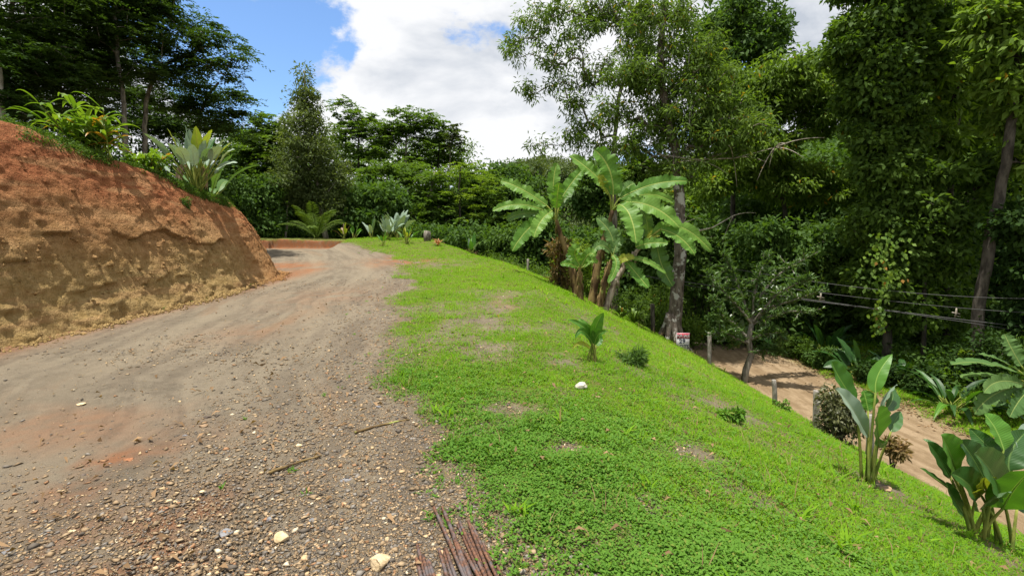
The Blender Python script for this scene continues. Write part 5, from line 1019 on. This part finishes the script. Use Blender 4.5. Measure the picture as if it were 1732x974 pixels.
for i, r_ in enumerate(((480, 914, 36, 24, 'cream', 'squarish cream coloured rock on the gravel, second largest, lit on top', .62, .3), (642, 962, 52, 40, 'cream', 'largest rock, cream coloured, left of the rusty rods', .75, .5), (217, 780, 26, 12, 'orange', 'bright orange lump of earth on the gravel, left', .45, .1), (276, 862, 24, 10, 'orange', 'flat orange brown stone below the bright orange lump', .25, 0),
      (381, 903, 34, 14, 'slate', 'flat bluish slate stone in the gravel, left of the squarish cream rock', .25, .5), (984, 655, 30, 14, 'white', 'white rock lying alone on the grass slope', .5, .1), (708, 808, 14, 9, 'tan', 'brown topped stone near the grass edge, up from the rods', .6, .4), (122, 900, 16, 7, 'cream', 'flat cream stone near the lower left corner', .3, .5), (12, 934, 26, 9, 'slate', 'long flat grey stone in the lower left corner', .25, .5),
      (386, 948, 20, 16, 'tan', 'rounded brown stone near the bottom edge, below the bluish slate', .7, 0), (172, 815, 16, 5, 'white', 'flat white stone right of the small dark one, left part of the gravel', .25, .3), (143, 805, 16, 7, 'dark', 'small dark pointed stone left of the flat white one', .4, .6), (284, 849, 18, 6, 'cream', 'small pale stone just above the flat orange brown one', .3, .4), (350, 707, 16, 8, 'dark', 'dark brown stone at the top of the grey patch of stones', .45, .3),
      (312, 738, 14, 8, 'slate', 'pale grey stone in the grey patch of stones, left part', .4, 0), (345, 722, 20, 7, 'tan', 'tan stone in the grey patch of stones, below the dark brown one', .35, .2), (343, 832, 18, 6, 'cream', 'thin cream sliver in the middle of the gravel', .2, .5), (715, 856, 16, 12, 'tan', 'tan pebble at the upper tips of the rods', .5, .2), (728, 892, 24, 14, 'slate', 'pale grey stone under the tips of the two longest rods', .35, .3), (712, 922, 26, 13, 'dark', 'flat dark stone left of the longest rod', .25, .2),
      (655, 915, 14, 14, 'cream', 'upright tan stone just above the largest rock', .8, 0), (668, 944, 14, 12, 'cream', 'small cream stone touching the largest rock on its right', .7, .3), (659, 865, 14, 12, 'tan', 'rounded tan stone halfway between the largest rock and the twig', .6, .1), (735, 847, 22, 14, 'dark', 'brown blocky stone at the grass edge above the rods', .45, .5), (586, 812, 44, 7, 'slate', 'long bluish sliver of slate up from the largest rock', .12, .75),
      (455, 880, 18, 10, 'slate', 'dark slate flake above the squarish cream rock', .3, .6), (530, 880, 22, 9, 'slate', 'flat grey stone right of the squarish cream rock', .3, .3), (507, 755, 14, 8, 'cream', 'small pale stone beside the long twig', .5, .2), (640, 690, 14, 7, 'slate', 'grey stone where the gravel thins into the grass', .4, .1), (885, 962, 20, 14, 'slate', 'grey stone at the bottom edge right of the rods', .5, .2), (835, 920, 16, 14, 'white', 'pale stone tucked between the rods and the grass', .5, .2),
      (138, 683, 22, 5, 'cream', 'flat sandy stone far up the left of the gravel', .15, .1), (300, 962, 22, 12, 'orange', 'crumbly orange clod at the bottom edge', .5, .4), (450, 948, 20, 10, 'dark', 'dark stone below the squarish cream rock', .5, .1), (560, 895, 18, 10, 'tan', 'tan stone between the two cream rocks', .5, .4), (1010, 672, 12, 6, 'tan', 'brown stone below the white rock on the grass', .4, .2), (1500, 830, 34, 14, 'tan', 'low brown stone at the foot of the tall paddle leaved plant', .4, .2))):
    px, py, wp, hp, mat, lab, fl, an = r_; rock(px, py, wp, hp, mat, lab, 500+i, fl, an)
for i, (a, b, lab) in enumerate((((600, 735), (692, 713), 'long thin brown stick lying on the gravel near the grass edge'), ((455, 805), (545, 775), 'curved brown twig in the middle of the gravel'))):
    A, B_ = hit(*a), hit(*b); c = bez(A, (A+B_)/2+[.03, .06, .0], B_, 14); g = np.random.default_rng(i); c += g.normal(0, .004, c.shape); c[:, 2] = height(c[:, 0], c[:, 1])+.02; mb = MB(); mb.tube(c, np.linspace(.011, .004, 14), 6); tag(mb.obj('stick', BK['stem'], smooth=True), lab, 'stick')

# ------------------------------------------------------------------ gravel, grass and litter (nobody could count them)
def surf(x, y): return height(x, y)+rough_h(x, y, grassy(x, y))
def scatter(n, x0, x1, y0, y1, g, pw=1.5, dref=2.5):
    """points thinning with distance"""
    X = []; 
    while sum(map(len, X)) < n:
        x = g.uniform(x0, x1, 200000); y = y0+(y1-y0)*g.random(200000)**2.0
        w_ = np.minimum(1, (dref/np.hypot(x, y))**pw)/np.maximum(1e-3, (y-y0)/(y1-y0))**-.5
        k_ = g.random(200000) < w_; vis = np.abs(x) < 1.12*y+1.2; X.append(np.stack([x, y], 1)[k_ & vis])
    return np.vstack(X)[:n]
g = np.random.default_rng(600)
P = scatter(190000, -10, 1.5, 1.3, 15, g, 2.4, 2.2); gr = grassy(P[:, 0], P[:, 1]); dd = x_edge(P[:, 1])-P[:, 0]
rid = np.exp(-(dd/1.0)**2)+sm(4.0, 2.4, P[:, 1]-.3*P[:, 0]-.4)*.8+.06+.55*sm(.15, .5, fbm(P[:, 0]*.9, P[:, 1]*.5, 4, 71))
k_ = (g.random(len(P)) < np.clip(rid, 0, 1)) & (g.random(len(P)) > gr*1.15) & (P[:, 0] > -6.9); P = P[k_]
K = len(P); sz = np.exp(g.normal(0, .6, K))*.0046*(1+.10*np.hypot(P[:, 0], P[:, 1])); sz = np.minimum(sz, .026)
base = np.array([[1, 0, 0], [-1, 0, 0], [0, 1, 0], [0, -1, 0], [0, 0, 1], [0, 0, -1.]]); fo = np.array([[0, 2, 4], [2, 1, 4], [1, 3, 4], [3, 0, 4], [2, 0, 5], [1, 2, 5], [3, 1, 5], [0, 3, 5]])
V = base[None]*(g.uniform(.45, 1.35, (K, 6, 1)))+g.normal(0, .30, (K, 6, 3)); V *= np.stack([np.ones(K), g.uniform(.5, .95, K), g.uniform(.18, .5, K)], 1)[:, None]
th = g.random(K)*6.28; c_, s_ = np.cos(th), np.sin(th); V = np.stack([V[..., 0]*c_[:, None]-V[..., 1]*s_[:, None], V[..., 0]*s_[:, None]+V[..., 1]*c_[:, None], V[..., 2]], -1)*sz[:, None, None]
V += np.stack([P[:, 0], P[:, 1], surf(P[:, 0], P[:, 1])+sz*.18], 1)[:, None]
gm = MT('gravel'); r_ = gm.attr('rnd'); cr = gm.n('ShaderNodeValToRGB'); gm.l(r_, cr.inputs[0]); cr.color_ramp.interpolation = 'CONSTANT'
E_ = cr.color_ramp.elements; E_[0].color = (.17, .125, .08, 1); E_[1].position = .25; E_[1].color = (.24, .175, .11, 1)
for p_, c4 in ((.42, (.14, .125, .11, 1)), (.56, (.28, .21, .135, 1)), (.68, (.095, .082, .070, 1)), (.80, (.19, .175, .16, 1)), (.89, (.26, .15, .085, 1)), (.93, (.42, .31, .19, 1)), (.985, (.50, .43, .32, 1))): e = E_.new(p_); e.color = c4
GRM = gm.done(gm.bsdf(gm.mix(1., cr.outputs[0], (1.25, 1.22, 1.15), 'MULTIPLY'), .9, .15))
o = mesh('gravel', V.reshape(-1, 3), (fo[None]+np.arange(K)[:, None, None]*6).reshape(-1, 3), GRM, attrs=dict(rnd=np.repeat(g.random(K), 6))); stuff(o, 'loose gravel and chippings on the dirt road', 'gravel')

def blades(n, L, W, lean, name, leaf, keep, seed, x0=-9, x1=9.5, y0=1.2, y1=31, pw=1.55, dref=3., label='', per=3, stars=False, grow=.055, surf_=None):
    g = np.random.default_rng(seed); P = scatter(n, x0, x1, y0, y1, g, pw, dref); P = P[g.random(len(P)) < keep(P[:, 0], P[:, 1])]
    K = len(P); Z = surf(P[:, 0], P[:, 1]); dist = np.hypot(P[:, 0], P[:, 1]); sc_ = (1+grow*dist)
    lush = np.clip(.8+.5*fbm(P[:, 0]*1.7, P[:, 1]*1.7, 3, 55)+.35*fbm(P[:, 0]*5, P[:, 1]*5, 2, 56), .35, 1.5)
    hue = np.clip(.45+.45*fbm(P[:, 0]*.8, P[:, 1]*.8, 3, 57)+.22*sm(5, 11, P[:, 1]), 0, 1)
    V = []; rn = []
    for j in range(per):
        th = g.random(K)*6.28; tl = g.uniform(*lean, K); a = np.stack([np.cos(th)*np.sin(tl), np.sin(th)*np.sin(tl), np.cos(tl)], 1)
        nr = unit(np.stack([-np.cos(th)*np.cos(tl), -np.sin(th)*np.cos(tl), np.sin(tl)+.3], 1)+g.normal(0, .25, (K, 3)))
        q = np.stack([P[:, 0], P[:, 1], Z-.004], 1)+g.normal(0, .012, (K, 3))*[1, 1, 0]*sc_[:, None]
        if stars: q[:, 2] += g.uniform(.0, .045, K)*lush
        v, Q = leafquads(q, a, nr, L*sc_*lush*g.uniform(.6, 1.3, K), W*sc_*g.uniform(.7, 1.3, K), .22); V.append(v.reshape(K, 4, 3)); rn.append(np.clip(hue*.6+g.random(K)*.4, 0, 1))
    V = np.concatenate(V).reshape(-1, 3); rn = np.repeat(np.concatenate(rn), 4); CNT[0] += len(V)//4
    o = mesh(name, V, np.arange(len(V)).reshape(-1, 4), LM[leaf], attrs=dict(rnd=rn)); return stuff(o, label, 'grass')
gk = lambda x, y: np.clip(grassy(x, y)*1.15-.1, 0, 1)*(x < x_toe(y)+.3)
clov = lambda x, y: np.clip(sm(6.2, 2.6, y+x*.75+1.8*fbm(x*.7, y*.7, 3, 58)), 0.10, 1)
blades(430000, .042, .0060, (.15, 1.1), 'grass', 'blade', lambda x, y: gk(x, y)*(1-.80*clov(x, y)), 601, label='short bright lawn grass on the slope', per=2)
blades(230000, .021, .013, (.5, 1.45), 'ground_cover', 'clover', lambda x, y: gk(x, y)*clov(x, y), 602, x1=8, y1=12, label='creeping small leaved ground cover near the road', per=4, stars=True, pw=1.7, dref=2.6)
blades(38000, .055, .0045, (.9, 1.5), 'dry_grass', 'thatch', lambda x, y: np.clip(1-np.abs(grassy(x, y)-.42)*2.3, 0, 1)*.9*(x < x_toe(y))*sm(27, 24, y), 603, label='dead brown grass at the ragged edge of the lawn', per=2)
blades(2600, .13, .014, (.2, 1.1), 'grass', 'blade', lambda x, y: gk(x, y)*sm(.15, .5, fbm(x*2, y*2, 3, 59)), 604, label='taller tufts of grass on the slope', per=7)
blades(5000, .05, .010, (.3, 1.3), 'weeds', 'clover', lambda x, y: np.clip(np.exp(-((x-x_edge(y))/.8)**2)*sm(.1, .4, fbm(x*2.4, y*2.4, 3, 73))+np.exp(-((x+6.75)/.25)**2)*sm(.05, .4, fbm(x*1.2, y*1.2, 3, 74))*(y < 13), 0, 1), 606, label='small weeds along the gravel edge and the foot of the bank', per=6)
blades(1500, .055, .022, (.6, 1.35), 'weeds', 'broad_light', lambda x, y: gk(x, y)*.8, 607, label='broad leaved weeds in the lawn', per=7, pw=1.2)
blades(1600, .16, .004, (.1, .9), 'dry_grass', 'thatch', lambda x, y: gk(x, y)*sm(-.1, .3, fbm(x*1.5, y*1.5, 3, 79)), 608, label='dry grass stalks standing in the lawn', per=3, pw=1.2)
g = np.random.default_rng(612); P = scatter(1100, -4, 9, 1.3, 20, g, 1.2, 4); P = P[P[:, 0] < x_toe(P[:, 1])]; K = len(P); V, Q = leafquads(np.stack([P[:, 0], P[:, 1], surf(P[:, 0], P[:, 1])+.028], 1), unit(g.normal(0, 1, (K, 3))*[1, 1, .25]), unit(g.normal(0, .4, (K, 3))+[0, 0, 1]), g.uniform(.03, .09, K), g.uniform(.015, .035, K), .4); stuff(mesh('leaf_litter', V, Q, LM['litter'], attrs=dict(rnd=np.repeat(g.random(K), 4))), 'brown leaves fallen on the lawn', 'leaf litter')
# crumbs of earth on the cut face and along its foot
g = np.random.default_rng(613); sI = g.integers(0, _B.shape[0], 16000); tI = np.where(g.random(16000) < .45, g.integers(0, 5, 16000), g.integers(4, 88, 16000)); Pb = _B[sI, tI]; k_ = (Pb[:, 1] > 1) & (Pb[:, 1] < 16) & (fbm(Pb[:, 1]*1.6, Pb[:, 2]*2.2, 3, 64) > np.where(tI < 5, -.5, .1)); Pb = Pb[k_]; tI = tI[k_]; K = len(Pb)
Pb = Pb+np.stack([np.where(tI < 5, np.abs(g.normal(0, .14, K)), -.004), 0*Pb[:, 0], 0*Pb[:, 0]], 1); low_ = tI < 5; Pb[low_, 2] = np.maximum(height(Pb[low_, 0], Pb[low_, 1])+.005, Pb[low_, 2]*.0+height(Pb[low_, 0], Pb[low_, 1])+.005)
V = base[None]*(g.uniform(.5, 1.3, (K, 6, 1)))+g.normal(0, .25, (K, 6, 3)); V = V*(np.exp(g.normal(0, .5, K))*.016)[:, None, None]+Pb[:, None]
stuff(mesh('soil_crumbs', V.reshape(-1, 3), (fo[None]+np.arange(K)[:, None, None]*6).reshape(-1, 3), BANKM), 'crumbs of earth fallen from the cut bank', 'soil')
# verge beyond the lane, leaf litter along it, creepers on the bank brow
def verge_keep(x, y): d = x-x_toe(y); return sm(3.0, 3.9, d+.5*fbm(x*1.2, y*1.2, 3, 62))*(d < 13)
blades(90000, .11, .012, (.2, 1.2), 'grass', 'blade', verge_keep, 605, x0=8, x1=26, y0=5, y1=27, pw=.8, dref=8, label='rough grass along the far side of the lane', per=3, grow=.02)
g = np.random.default_rng(610); P = np.stack([g.uniform(8, 16, 26000), g.uniform(5, 21, 26000)], 1); d = P[:, 0]-x_toe(P[:, 1]); P = P[(g.random(len(P)) < np.exp(-((d-3.6)/.7)**2)*.9+.012*(d > 0))]
K = len(P); V, Q = leafquads(np.stack([P[:, 0], P[:, 1], surf(P[:, 0], P[:, 1])+.02], 1), unit(g.normal(0, 1, (K, 3))*[1, 1, .2]), unit(g.normal(0, .3, (K, 3))+[0, 0, 1]), .09, .05); stuff(mesh('leaf_litter', V, Q, LM['litter'], attrs=dict(rnd=np.repeat(g.random(K), 4))), 'fallen brown leaves along the lane', 'leaf litter')
g = np.random.default_rng(611); sI = g.integers(0, _B.shape[0], 60000); tI = g.integers(90, 96+34, 60000); Pb = _B[sI, tI]; nz_ = fbm(Pb[:, 1]*1.1, Pb[:, 0]*1.1, 3, 63)
cov_ = np.where(tI < 95, .35, 1.)*np.interp(Pb[:, 1], [2, 7.2, 8.5, 9.2, 12.5, 14.5], [.25, .3, .5, 1, 1, .8])*sm(-.25, .2, nz_+.15)*(Pb[:, 1] < 14.8); Pb = Pb[g.random(len(Pb)) < cov_]; K = len(Pb)
V, Q, rn = clump_leaves(Pb+[0, 0, .03], np.full((K, 3), .07), 6, .045, .022, g); stuff(mesh('creeping_plants', V, Q, LM['vine'], attrs=dict(rnd=rn)), 'creeping plants along the brow of the cut bank', 'creeper')
# low jungle growth under the trees
def undergrowth(n, x0, x1, y0, y1, seed, leaf, keep, label, r=.35, L=.14, W=.07, nl=26, h=.35):
    g = np.random.default_rng(seed); P = np.stack([g.uniform(x0, x1, n), g.uniform(y0, y1, n)], 1); P = P[keep(P[:, 0], P[:, 1]) > g.random(n)]; K = len(P); z = np.array([gz(x, y) for x, y in P]) if seed == 622 else height(P[:, 0], P[:, 1])
    V, Q, rn = clump_leaves(np.stack([P[:, 0], P[:, 1], z+g.uniform(.0, h, K)], 1), np.full((K, 3), r), nl, L, W, g); CNT[0] += len(Q); stuff(mesh('undergrowth', V, Q, LM[leaf], attrs=dict(rnd=rn)), label, 'undergrowth')
undergrowth(5200, 9, 34, 5, 36, 620, 'broad', lambda x, y: sm(4.0, 6.0, x-x_toe(y))*1., 'tangled undergrowth under the trees across the lane', h=.6)
undergrowth(4200, -22, 12, 28, 44, 621, 'broad', lambda x, y: np.maximum(sm(31, 33, y), 0), 'tangled undergrowth beyond the far verge', r=.5, L=.22, W=.12, h=.9)
undergrowth(1500, -30, -9.6, 9, 26, 622, 'dark', lambda x, y: (y < 18)*((x < -14) | (y < 15)), 'low growth under the hilltop trees', h=.3)
undergrowth(2600, -2, 9, 17, 34, 623, 'vine', lambda x, y: sm(.0, .5, (x-x_crest(y)-2.6)/4)*sm(17, 20, y), 'undergrowth on the slope behind the banana plants', h=.8)
